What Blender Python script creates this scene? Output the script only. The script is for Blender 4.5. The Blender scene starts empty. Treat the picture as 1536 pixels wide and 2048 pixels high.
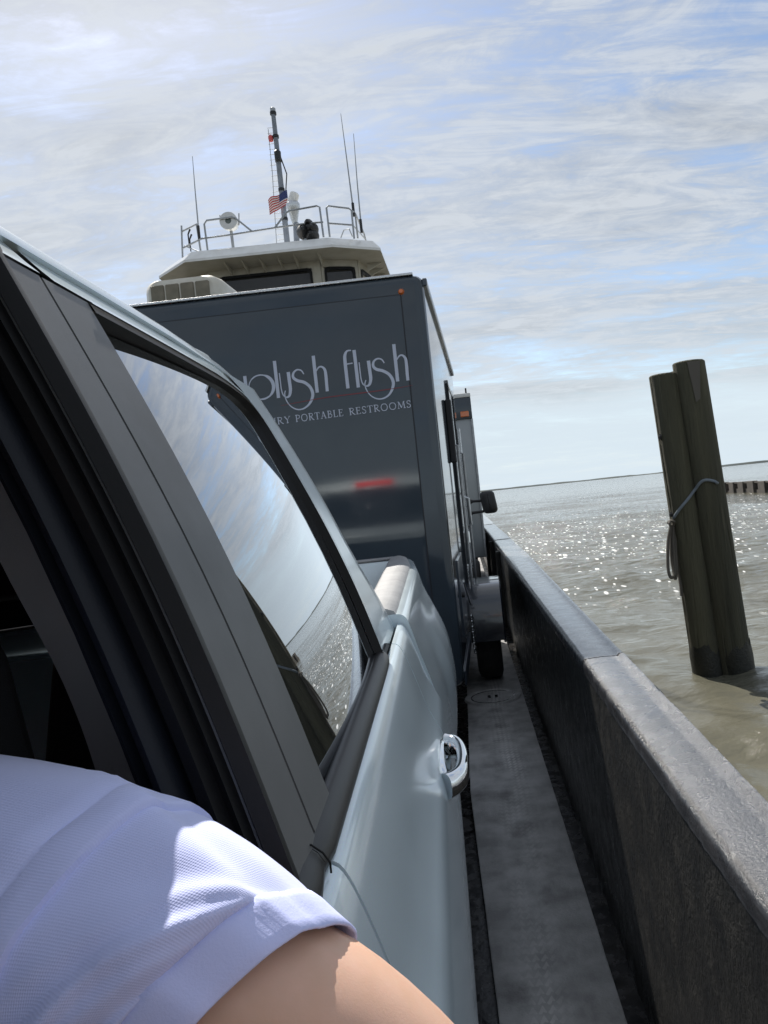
import bpy, bmesh, math, random
from mathutils import Vector, Matrix, noise
random.seed(7)
R = math.radians
scene = bpy.context.scene
col = scene.collection

# ------------------------------------------------------------------ camera
EYE = 1.6                      # eye height above the walkway of the ferry deck
ROLL = R(5.95)
cr, sr = math.cos(ROLL), math.sin(ROLL)
cam_d = bpy.data.cameras.new('camera')
cam = bpy.data.objects.new('camera', cam_d); col.objects.link(cam)
cam_d.lens = 26.0; cam_d.sensor_width = 36; cam_d.sensor_fit = 'AUTO'
cam_d.shift_x = -152 / 2048; cam_d.shift_y = -36 / 2048
cam_d.clip_start = 0.02; cam_d.clip_end = 30000
Rv = Vector((cr, 0, -sr)); Uv = Vector((sr, 0, cr)); Bv = Vector((0, -1, 0))
M4 = Matrix((Rv, Uv, Bv)).transposed().to_4x4(); M4.translation = (0, 0, EYE)
cam.matrix_world = M4
scene.camera = cam

# ------------------------------------------------------------------ sky, sun, exposure
SUN_EL, SUN_AZ = R(46.5), R(-25)          # azimuth from +Y, negative = to the left
sun_dir = Vector((math.sin(SUN_AZ) * math.cos(SUN_EL), math.cos(SUN_AZ) * math.cos(SUN_EL), math.sin(SUN_EL)))
world = bpy.data.worlds.new('World'); scene.world = world; world.use_nodes = True
nt = world.node_tree; nt.nodes.clear()
N = nt.nodes.new; L = nt.links.new
def wmath(op, a, b=None, clamp=False):
    n = N('ShaderNodeMath'); n.operation = op; n.use_clamp = clamp
    for i, v in enumerate((a, b)):
        if v is None: continue
        if hasattr(v, 'is_linked'): L(v, n.inputs[i])
        else: n.inputs[i].default_value = v
    return n.outputs[0]
def wnoise(vec, scale, detail, rough, dist=0.0):
    n = N('ShaderNodeTexNoise'); L(vec, n.inputs['Vector'])
    n.inputs['Scale'].default_value = scale; n.inputs['Detail'].default_value = detail
    n.inputs['Roughness'].default_value = rough; n.inputs['Distortion'].default_value = dist
    return n.outputs[0]
def wramp(v, stops):
    n = N('ShaderNodeValToRGB'); L(v, n.inputs[0])
    e = n.color_ramp.elements
    e[0].position, e[0].color = stops[0][0], (stops[0][1],) * 3 + (1,)
    e[1].position, e[1].color = stops[-1][0], (stops[-1][1],) * 3 + (1,)
    for p, c in stops[1:-1]:
        q = e.new(p); q.color = (c,) * 3 + (1,)
    return n.outputs[0]
sky = N('ShaderNodeTexSky'); sky.sky_type = 'NISHITA'; sky.sun_disc = False
sky.sun_elevation = SUN_EL; sky.sun_rotation = SUN_AZ; sky.air_density = 1.0; sky.dust_density = 0.6; sky.ozone_density = 1.1
tc = N('ShaderNodeTexCoord')
sep = N('ShaderNodeSeparateXYZ'); L(tc.outputs['Generated'], sep.inputs[0])
zz = wmath('MAXIMUM', sep.outputs[2], 0.0)
den = wmath('ADD', zz, 0.16)
comb = N('ShaderNodeCombineXYZ')
L(wmath('DIVIDE', sep.outputs[0], den), comb.inputs[0]); L(wmath('DIVIDE', sep.outputs[1], den), comb.inputs[1])
mp = N('ShaderNodeMapping'); L(comb.outputs[0], mp.inputs[0])
mp.inputs['Location'].default_value = (1.35, 0.4, 0); mp.inputs['Rotation'].default_value = (0, 0, R(-38)); mp.inputs['Scale'].default_value = (0.55, 1.5, 1)
broad = wnoise(mp.outputs[0], 1.5, 7, 0.58, 0.8)
mp2 = N('ShaderNodeMapping'); L(comb.outputs[0], mp2.inputs[0])
mp2.inputs['Rotation'].default_value = (0, 0, R(-52)); mp2.inputs['Scale'].default_value = (0.8, 3.0, 1)
fine = wnoise(mp2.outputs[0], 3.3, 11, 0.68, 1.5)
mp3 = N('ShaderNodeMapping'); L(comb.outputs[0], mp3.inputs[0]); mp3.inputs['Location'].default_value = (4, 2, 0); mp3.inputs['Rotation'].default_value = (0, 0, R(30)); mp3.inputs['Scale'].default_value = (1.0, 1.7, 1)
puff = wnoise(mp3.outputs[0], 5.2, 11, 0.68, 0.9)
dens = wmath('ADD', wmath('MULTIPLY', broad, 0.44), wmath('ADD', wmath('MULTIPLY', fine, 0.32), wmath('MULTIPLY', puff, 0.26)))
cover = wramp(dens, [(0.385, 0.04), (0.445, 0.42), (0.50, 0.82), (0.57, 1.0)])
# low bank of cloud and haze close to the horizon all the way round
bank_n = wnoise(tc.outputs['Generated'], 2.6, 6, 0.55, 0.3)
bank_h = wmath('ADD', zz, wmath('MULTIPLY', wmath('SUBTRACT', bank_n, 0.5), 0.10))
bank = wramp(bank_h, [(0.0, 1.0), (0.095, 0.90), (0.13, 0.12), (0.22, 0.0)])
cover_all = wmath('MULTIPLY', cover, 0.92)
# clouds are brighter where they scatter sunlight forwards
vd = N('ShaderNodeVectorMath'); vd.operation = 'DOT_PRODUCT'; L(tc.outputs['Generated'], vd.inputs[0]); vd.inputs[1].default_value = sun_dir
glow = wmath('POWER', wmath('MAXIMUM', vd.outputs['Value'], 0.0), 2.0)
cb = wmath('ADD', 4.15, wmath('MULTIPLY', glow, 0.25))
shade = wmath('ADD', 0.10, wmath('ADD', wmath('MULTIPLY', fine, 0.95), wmath('MULTIPLY', puff, 0.85)))
shade = wmath('MINIMUM', shade, 1.12)
cb = wmath('MULTIPLY', cb, shade)
cc = N('ShaderNodeMix'); cc.data_type = 'RGBA'; cc.blend_type = 'MULTIPLY'; cc.inputs[0].default_value = 1
cmbc = N('ShaderNodeCombineXYZ')
for i in range(3): L(cb, cmbc.inputs[i])
L(cmbc.outputs[0], cc.inputs[6]); cc.inputs[7].default_value = (0.93, 0.985, 1.045, 1)
mx = N('ShaderNodeMix'); mx.data_type = 'RGBA'
L(cover_all, mx.inputs[0]); L(sky.outputs[0], mx.inputs[6]); L(cc.outputs[2], mx.inputs[7])
mxb = N('ShaderNodeMix'); mxb.data_type = 'RGBA'; L(wmath('MULTIPLY', bank, 0.90), mxb.inputs[0]); L(mx.outputs[2], mxb.inputs[6]); mxb.inputs[7].default_value = (4.9, 5.7, 6.3, 1)
bg = N('ShaderNodeBackground'); L(mxb.outputs[2], bg.inputs[0]); bg.inputs[1].default_value = 0.10
wo = N('ShaderNodeOutputWorld'); L(bg.outputs[0], wo.inputs[0])

sun_l = bpy.data.lights.new('sun', 'SUN'); sun_l.energy = 5.0; sun_l.angle = R(0.53); sun_l.color = (1.0, 0.945, 0.86)
sun_o = bpy.data.objects.new('sun', sun_l); col.objects.link(sun_o)
sun_o.rotation_euler = (-sun_dir).to_track_quat('-Z', 'Y').to_euler(); sun_o.location = (0, 0, 60)
vs = scene.view_settings
vs.view_transform = 'Standard'; vs.look = 'None'; vs.gamma = 1; vs.use_curve_mapping = False; vs.exposure = 0.55
scene.cycles.sample_clamp_indirect = 6.0

# ------------------------------------------------------------------ materials
def mat(name, base, rough=0.5, metal=0.0, var=None, vscale=8.0, vdetail=5, bump=0.0, bscale=40.0, rvar=0.0, coat=0.0,
        coat_rough=0.03, ior=1.5, stretch=(1, 1, 1), flake=0.0, spec=None, streak=None, sub=0.0, cut=(0.38, 0.66)):
    m = bpy.data.materials.new(name); m.use_nodes = True
    t = m.node_tree; b = t.nodes['Principled BSDF']; n = t.nodes.new; l = t.links.new
    b.inputs['Base Color'].default_value = (*base, 1); b.inputs['Roughness'].default_value = rough
    b.inputs['Metallic'].default_value = metal; b.inputs['IOR'].default_value = ior
    b.inputs['Coat Weight'].default_value = coat; b.inputs['Coat Roughness'].default_value = coat_rough
    if spec is not None: b.inputs['Specular IOR Level'].default_value = spec
    if sub:
        b.inputs['Subsurface Weight'].default_value = sub; b.inputs['Subsurface Radius'].default_value = (0.012, 0.005, 0.003)
        b.inputs['Subsurface Scale'].default_value = 0.6
    tcn = n('ShaderNodeTexCoord'); mpn = n('ShaderNodeMapping'); l(tcn.outputs['Object'], mpn.inputs[0]); mpn.inputs['Scale'].default_value = stretch
    def nz(scale, detail=5, rough_=0.55, vec=None):
        q = n('ShaderNodeTexNoise'); l(vec or mpn.outputs[0], q.inputs['Vector']); q.inputs['Scale'].default_value = scale
        q.inputs['Detail'].default_value = detail; q.inputs['Roughness'].default_value = rough_; return q.outputs[0]
    cur = None
    if var:
        rp = n('ShaderNodeValToRGB'); l(nz(vscale, vdetail), rp.inputs[0])
        rp.color_ramp.elements[0].position = cut[0]; rp.color_ramp.elements[1].position = cut[1]
        rp.color_ramp.elements[0].color = (*base, 1); rp.color_ramp.elements[1].color = (*var, 1)
        cur = rp.outputs[0]
    if streak:
        c2, sc, st, lo, hi = streak
        mp_ = n('ShaderNodeMapping'); l(tcn.outputs['Object'], mp_.inputs[0]); mp_.inputs['Scale'].default_value = st
        rp = n('ShaderNodeValToRGB'); l(nz(sc, 6, 0.65, mp_.outputs[0]), rp.inputs[0])
        rp.color_ramp.elements[0].position = lo; rp.color_ramp.elements[1].position = hi
        rp.color_ramp.elements[0].color = (0, 0, 0, 1); rp.color_ramp.elements[1].color = (1, 1, 1, 1)
        mxn = n('ShaderNodeMix'); mxn.data_type = 'RGBA'; l(rp.outputs[0], mxn.inputs[0])
        if cur: l(cur, mxn.inputs[6])
        else: mxn.inputs[6].default_value = (*base, 1)
        mxn.inputs[7].default_value = (*c2, 1); cur = mxn.outputs[2]
    if flake:
        wn = n('ShaderNodeTexVoronoi'); l(tcn.outputs['Object'], wn.inputs['Vector']); wn.inputs['Scale'].default_value = 1400
        mxn = n('ShaderNodeMix'); mxn.data_type = 'RGBA'; mxn.blend_type = 'MULTIPLY'; mxn.inputs[0].default_value = flake
        if cur: l(cur, mxn.inputs[6])
        else: mxn.inputs[6].default_value = (*base, 1)
        l(wn.outputs['Color'], mxn.inputs[7]); cur = mxn.outputs[2]
    if cur: l(cur, b.inputs['Base Color'])
    if rvar:
        mr = n('ShaderNodeMapRange'); l(nz(vscale * 1.7, 6), mr.inputs[0]); mr.inputs[1].default_value = 0.3; mr.inputs[2].default_value = 0.7
        mr.inputs[3].default_value = max(0.02, rough - rvar); mr.inputs[4].default_value = min(1, rough + rvar); l(mr.outputs[0], b.inputs['Roughness'])
    if bump:
        bn = n('ShaderNodeBump'); bn.inputs['Strength'].default_value = min(bump, 1); bn.inputs['Distance'].default_value = 0.01*max(1, bump)
        l(nz(bscale, 6, 0.6), bn.inputs['Height']); l(bn.outputs[0], b.inputs['Normal'])
    return m
def glass_mat(name, tint, refl=1.0, dust=0.02, through=0.12, ior=1.5):
    """tinted safety glass: Fresnel mirror over a dark see-through body, with a thin film of dust"""
    m = bpy.data.materials.new(name); m.use_nodes = True; t = m.node_tree; t.nodes.clear(); n = t.nodes.new; l = t.links.new
    out = n('ShaderNodeOutputMaterial'); tr = n('ShaderNodeBsdfTransparent'); tr.inputs[0].default_value = (*[c * through for c in tint], 1)
    df = n('ShaderNodeBsdfDiffuse'); df.inputs[0].default_value = (0.42, 0.43, 0.43, 1)
    tcn = n('ShaderNodeTexCoord'); q = n('ShaderNodeTexNoise'); l(tcn.outputs['Object'], q.inputs[0]); q.inputs['Scale'].default_value = 260; q.inputs['Detail'].default_value = 3
    q2 = n('ShaderNodeTexNoise'); l(tcn.outputs['Object'], q2.inputs[0]); q2.inputs['Scale'].default_value = 5; q2.inputs['Detail'].default_value = 5
    rp = n('ShaderNodeValToRGB'); l(q.outputs[0], rp.inputs[0]); rp.color_ramp.elements[0].position = 0.55; rp.color_ramp.elements[1].position = 0.75
    ma = n('ShaderNodeMath'); ma.operation = 'MULTIPLY_ADD'; l(rp.outputs[0], ma.inputs[0]); ma.inputs[1].default_value = dust * 2.0
    mb = n('ShaderNodeMath'); mb.operation = 'MULTIPLY'; l(q2.outputs[0], mb.inputs[0]); mb.inputs[1].default_value = dust * 2; l(mb.outputs[0], ma.inputs[2])
    m1 = n('ShaderNodeMixShader'); l(ma.outputs[0], m1.inputs[0]); l(tr.outputs[0], m1.inputs[1]); l(df.outputs[0], m1.inputs[2])
    gl = n('ShaderNodeBsdfGlossy'); gl.inputs['Roughness'].default_value = 0.0; gl.inputs[0].default_value = (0.95, 0.97, 1, 1)
    fr = n('ShaderNodeFresnel'); fr.inputs[0].default_value = ior
    mm = n('ShaderNodeMath'); mm.operation = 'MULTIPLY'; l(fr.outputs[0], mm.inputs[0]); mm.inputs[1].default_value = refl; mm.use_clamp = True
    m2 = n('ShaderNodeMixShader'); l(mm.outputs[0], m2.inputs[0]); l(m1.outputs[0], m2.inputs[1]); l(gl.outputs[0], m2.inputs[2])
    l(m2.outputs[0], out.inputs[0]); return m
def tread_marks(m):
    t = m.node_tree; n = t.nodes.new; l = t.links.new; b = t.nodes['Principled BSDF']
    src = b.inputs['Base Color'].links[0].from_socket
    tc_ = n('ShaderNodeTexCoord'); sp_ = n('ShaderNodeSeparateXYZ'); l(tc_.outputs['Object'], sp_.inputs[0])
    def mth(op, a, c_=0.0, clamp=False):
        q = n('ShaderNodeMath'); q.operation = op; q.use_clamp = clamp
        for i, v in enumerate((a, c_)):
            if hasattr(v, 'is_linked'): l(v, q.inputs[i])
            else: q.inputs[i].default_value = v
        return q.outputs[0]
    def nz(sc, det, st):
        mp_ = n('ShaderNodeMapping'); l(tc_.outputs['Object'], mp_.inputs[0]); mp_.inputs['Scale'].default_value = st
        q = n('ShaderNodeTexNoise'); l(mp_.outputs[0], q.inputs['Vector']); q.inputs['Scale'].default_value = sc; q.inputs['Detail'].default_value = det; return q.outputs[0]
    wob = mth('MULTIPLY', mth('SUBTRACT', nz(0.7, 2, (1, 1, 1)), 0.5), 0.10)
    x_ = mth('ADD', sp_.outputs[0], wob)
    lug = mth('SINE', mth('ADD', mth('MULTIPLY', sp_.outputs[1], 150.0), mth('MULTIPLY', mth('ABSOLUTE', mth('SINE', mth('MULTIPLY', x_, 95.0))), 3.0)))
    grv = mth('SINE', mth('MULTIPLY', x_, 210.0))
    band_ = mth('SUBTRACT', 1.0, mth('MULTIPLY', mth('ABSOLUTE', mth('SUBTRACT', x_, 0.12)), 9.0), True)
    worn = mth('MULTIPLY', mth('SUBTRACT', nz(2.2, 6, (1.6, 0.6, 1)), 0.42), 5.0, True)
    pr = mth('MULTIPLY', mth('MULTIPLY', mth('GREATER_THAN', mth('ADD', lug, mth('MULTIPLY', grv, 0.8)), 0.25), band_), worn)
    mx_ = n('ShaderNodeMix'); mx_.data_type = 'RGBA'; l(mth('MULTIPLY', pr, 0.75), mx_.inputs[0]); l(src, mx_.inputs[6]); mx_.inputs[7].default_value = (0.68, 0.67, 0.66, 1)
    sm = mth('MULTIPLY', mth('SUBTRACT', nz(5.0, 7, (1, 0.8, 1)), 0.56), 6.0, True)
    m2 = n('ShaderNodeMix'); m2.data_type = 'RGBA'; l(mth('MULTIPLY', sm, 0.6), m2.inputs[0]); l(mx_.outputs[2], m2.inputs[6]); m2.inputs[7].default_value = (0.075, 0.07, 0.07, 1)
    l(m2.outputs[2], b.inputs['Base Color'])
MT = {}
MT['paint'] = mat('truck_paint', (0.62, 0.72, 0.78), 0.38, 0.15, coat=1.0, coat_rough=0.09, flake=0.12, rvar=0.05, vscale=3, var=(0.635, 0.735, 0.79))
MT['applique'] = mat('matte_grey_pillar_film', (0.085, 0.088, 0.09), 0.5, 0.0, bump=0.10, bscale=900, rvar=0.05, vscale=6, var=(0.10, 0.102, 0.105), spec=0.6)
MT['rubber'] = mat('black_rubber', (0.010, 0.010, 0.011), 0.5, bump=0.05, bscale=300, spec=0.22)
MT['belt_rubber'] = mat('belt_moulding', (0.022, 0.022, 0.023), 0.42, bump=0.05, bscale=700, spec=0.35)
MT['gap'] = mat('shut_line', (0.004, 0.004, 0.004), 0.9)
MT['chrome'] = mat('chrome', (0.80, 0.82, 0.84), 0.05, 1.0)
MT['black_plastic'] = mat('black_plastic', (0.015, 0.015, 0.017), 0.5, bump=0.1, bscale=500)
MT['bed_cap'] = mat('bed_rail_plastic', (0.22, 0.225, 0.235), 0.55, bump=0.35, bscale=350, var=(0.28, 0.285, 0.295), vscale=9, rvar=0.1)
MT['bedliner'] = mat('bed_liner', (0.02, 0.02, 0.02), 0.7, bump=0.5, bscale=200)
MT['glass'] = glass_mat('tinted_glass', (0.5, 0.52, 0.52), refl=2.4, dust=0.055, through=0.10, ior=1.6)
MT['cabin_glass'] = glass_mat('clear_glass', (0.8, 0.86, 0.84), refl=1.3, dust=0.01, through=0.8)
MT['wheelhouse_glass'] = glass_mat('wheelhouse_glass', (0.22, 0.2, 0.2), refl=1.0, dust=0.03, through=0.35)
MT['interior'] = mat('interior_trim', (0.012, 0.014, 0.020), 0.5, bump=0.1, bscale=400, spec=0.25)
MT['seat'] = mat('seat_cloth', (0.02, 0.02, 0.022), 0.9, bump=0.3, bscale=600)
MT['headliner'] = mat('headliner', (0.12, 0.12, 0.12), 0.95)
MT['seatbelt'] = mat('seat_belt_webbing', (0.55, 0.53, 0.55), 0.6, bump=0.25, bscale=1500)
MT['red_lens'] = mat('red_lens', (0.55, 0.02, 0.015), 0.12, coat=1.0)
MT['stop_lit'] = MT['red_lens'].copy(); MT['stop_lit'].name = 'lit_stop_lamp'
_e = MT['stop_lit'].node_tree.nodes['Principled BSDF']; _e.inputs['Emission Color'].default_value = (1, .03, .02, 1); _e.inputs['Emission Strength'].default_value = 5.0
MT['amber_lens'] = mat('amber_lens', (0.60, 0.13, 0.01), 0.2, coat=1.0)
MT['lamp_glass'] = mat('lamp_glass', (0.03, 0.05, 0.03), 0.08, coat=1.0)
MT['white_lens'] = mat('white_lens', (0.8, 0.8, 0.8), 0.1, coat=1.0)
MT['tyre'] = mat('tyre', (0.016, 0.016, 0.017), 0.75, bump=0.4, bscale=90, var=(0.03, 0.029, 0.027), vscale=10)
MT['rim'] = mat('wheel_rim', (0.45, 0.46, 0.47), 0.3, 0.9)
MT['trailer'] = mat('trailer_slate_paint', (0.035, 0.048, 0.062), 0.07, 0.0, rvar=0.025, vscale=2.5, var=(0.041, 0.055, 0.069), bump=0.008, bscale=3)
MT['trailer_trim'] = mat('trailer_trim', (0.040, 0.052, 0.07), 0.3, 0.1, coat=0.4)
MT['aluminium'] = mat('aluminium', (0.55, 0.56, 0.57), 0.3, 0.9, bump=0.05, bscale=80, rvar=0.12, vscale=10)
MT['letter'] = mat('silver_vinyl', (0.46, 0.50, 0.60), 0.45, 0.1)
MT['letter_red'] = mat('red_vinyl', (0.20, 0.025, 0.035), 0.5)
MT['fender'] = mat('fender_black_gloss', (0.02, 0.024, 0.034), 0.22, coat=1.0, coat_rough=0.06)
MT['dark_metal'] = mat('dark_metal', (0.03, 0.031, 0.034), 0.5, 0.4, bump=0.1, bscale=100)
MT['galv'] = mat('galvanised_steel', (0.42, 0.43, 0.44), 0.42, 0.85, var=(0.30, 0.31, 0.32), vscale=20)
MT['box_grey'] = mat('cargo_box_grey', (0.30, 0.325, 0.34), 0.4, var=(0.34, 0.36, 0.37), vscale=3, coat=0.4)
MT['box_cap'] = mat('cargo_box_cap', (0.62, 0.62, 0.60), 0.4)
MT['van_white'] = mat('van_white_paint', (0.62, 0.63, 0.63), 0.3, coat=0.8)
MT['cream'] = mat('wheelhouse_cream', (0.52, 0.49, 0.42), 0.5, var=(0.44, 0.41, 0.34), vscale=3, streak=((0.34, 0.28, 0.2), 5, (3, 3, 0.4), 0.62, 0.8), bump=0.05, bscale=20)
MT['white_roof'] = mat('roof_white_gloss', (0.78, 0.78, 0.76), 0.22, coat=0.6, var=(0.70, 0.69, 0.66), vscale=4)
MT['rail'] = mat('rail_grey_paint', (0.34, 0.36, 0.38), 0.4, 0.3)
MT['mast'] = mat('mast_grey_paint', (0.22, 0.25, 0.30), 0.5, var=(0.17, 0.19, 0.22), vscale=6)
MT['ac'] = mat('ac_shroud', (0.66, 0.63, 0.55), 0.4, var=(0.55, 0.51, 0.42), vscale=6)
MT['ac_grille'] = mat('ac_grille', (0.17, 0.15, 0.105), 0.6, bump=0.4, bscale=120, var=(0.23, 0.20, 0.145), vscale=12)
MT['flag_red'] = mat('flag_red', (0.38, 0.012, 0.02), 0.8); MT['flag_white'] = mat('flag_white', (0.55, 0.53, 0.52), 0.8); MT['flag_blue'] = mat('flag_blue', (0.03, 0.045, 0.14), 0.8)
MT['bulwark'] = mat('tarred_black_steel', (0.010, 0.0098, 0.0096), 0.36, var=(0.017, 0.0165, 0.0155), vscale=9, bump=0.9, bscale=75, rvar=0.15,
                    streak=((0.055, 0.046, 0.032), 22, (1.0, 1.0, 0.35), 0.70, 0.80), stretch=(1, 1, 0.8))
MT['cap'] = mat('scuffed_black_cap_paint', (0.022, 0.0225, 0.026), 0.30, 0.0, var=(0.045, 0.045, 0.05), vscale=9, vdetail=8, bump=0.5, bscale=140, rvar=0.14, coat=1.0, coat_rough=0.16,
                streak=((0.17, 0.17, 0.17), 34, (1, 0.4, 1), 0.66, 0.76))
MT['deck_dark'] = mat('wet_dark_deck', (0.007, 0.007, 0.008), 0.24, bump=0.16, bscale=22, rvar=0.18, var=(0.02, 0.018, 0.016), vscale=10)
MT['walkway'] = mat('scuffed_grey_deck_plate', (0.29, 0.29, 0.29), 0.55, var=(0.47, 0.47, 0.47), vscale=7, vdetail=8, bump=0.35, bscale=120, rvar=0.18,
                    streak=((0.46, 0.46, 0.46), 6, (3.2, 0.7, 1), 0.50, 0.80))
tread_marks(MT['walkway'])
MT['hull'] = mat('hull_black', (0.015, 0.015, 0.016), 0.5, var=(0.05, 0.035, 0.022), vscale=3, bump=0.2, bscale=20)
MT['pile'] = mat('weathered_pile', (0.080, 0.076, 0.048), 0.9, var=(0.036, 0.036, 0.024), vscale=3, vdetail=8, bump=4.0, bscale=22, stretch=(1, 1, 0.08),
                 streak=((0.10, 0.095, 0.062), 18, (1, 1, 0.05), 0.56, 0.75))
MT['pile_wet'] = mat('wet_pile_growth', (0.005, 0.006, 0.004), 0.5, var=(0.012, 0.013, 0.008), vscale=25, bump=1.0, bscale=50)
MT['rope'] = mat('rope', (0.11, 0.10, 0.085), 0.85, bump=0.9, bscale=220)
MT['rope_blue'] = mat('rope_faded_blue', (0.20, 0.235, 0.27), 0.85, bump=0.9, bscale=220)
MT['breakwater'] = mat('breakwater_timber', (0.05, 0.045, 0.04), 0.9, var=(0.08, 0.07, 0.06), vscale=2)
MT['concrete'] = mat('pale_concrete', (0.34, 0.32, 0.28), 0.9, var=(0.24, 0.22, 0.19), vscale=2)
MT['shore'] = mat('far_shore', (0.035, 0.05, 0.055), 0.95, var=(0.05, 0.06, 0.055), vscale=0.004)
MT['skin'] = mat('skin', (0.62, 0.385, 0.275), 0.45, sub=0.2, var=(0.69, 0.44, 0.34), vscale=22, vdetail=8, bump=0.06, bscale=700, rvar=0.10, streak=((0.55, 0.32, 0.23), 60, (1, 1, 1), 0.66, 0.82))
MT['hair'] = mat('hair', (0.06, 0.035, 0.02), 0.6, bump=0.6, bscale=200, stretch=(1, 1, 0.1))
MT['jeans'] = mat('jeans', (0.03, 0.045, 0.09), 0.9, bump=0.3, bscale=700)
MT['eye'] = mat('eye', (0.7, 0.7, 0.68), 0.1); MT['iris'] = mat('iris', (0.05, 0.03, 0.02), 0.1); MT['lip'] = mat('lip', (0.45, 0.18, 0.15), 0.4)
MT['mole'] = mat('mole', (0.25, 0.11, 0.07), 0.5)
MT['seam'] = mat('seam', (0.012, 0.016, 0.022), 0.6)

def pique():
    """white cotton pique: small honeycomb weave"""
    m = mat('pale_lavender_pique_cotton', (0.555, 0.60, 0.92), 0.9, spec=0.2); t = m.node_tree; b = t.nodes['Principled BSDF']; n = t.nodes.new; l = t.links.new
    b.inputs['Sheen Weight'].default_value = 0.35; b.inputs['Subsurface Weight'].default_value = 0.0
    tcn = n('ShaderNodeTexCoord'); mp_ = n('ShaderNodeMapping'); l(tcn.outputs['UV'], mp_.inputs[0]); mp_.inputs['Scale'].default_value = (1, 1, 1)
    v = n('ShaderNodeTexVoronoi'); l(mp_.outputs[0], v.inputs['Vector']); v.inputs['Scale'].default_value = 640; v.inputs['Randomness'].default_value = 0.12
    q = n('ShaderNodeTexNoise'); l(tcn.outputs['Object'], q.inputs[0]); q.inputs['Scale'].default_value = 25; q.inputs['Detail'].default_value = 6
    a = n('ShaderNodeMath'); a.operation = 'MULTIPLY_ADD'; l(v.outputs['Distance'], a.inputs[0]); a.inputs[1].default_value = 0.55; l(q.outputs[0], a.inputs[2])
    bn = n('ShaderNodeBump'); bn.inputs['Strength'].default_value = 0.22; bn.inputs['Distance'].default_value = 0.003; l(a.outputs[0], bn.inputs['Height']); l(bn.outputs[0], b.inputs['Normal'])
    return m
MT['shirt'] = pique()
MT['rib'] = mat('rib_knit_cuff', (0.555, 0.60, 0.92), 0.9, bump=0.12, bscale=700, spec=0.2)

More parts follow.
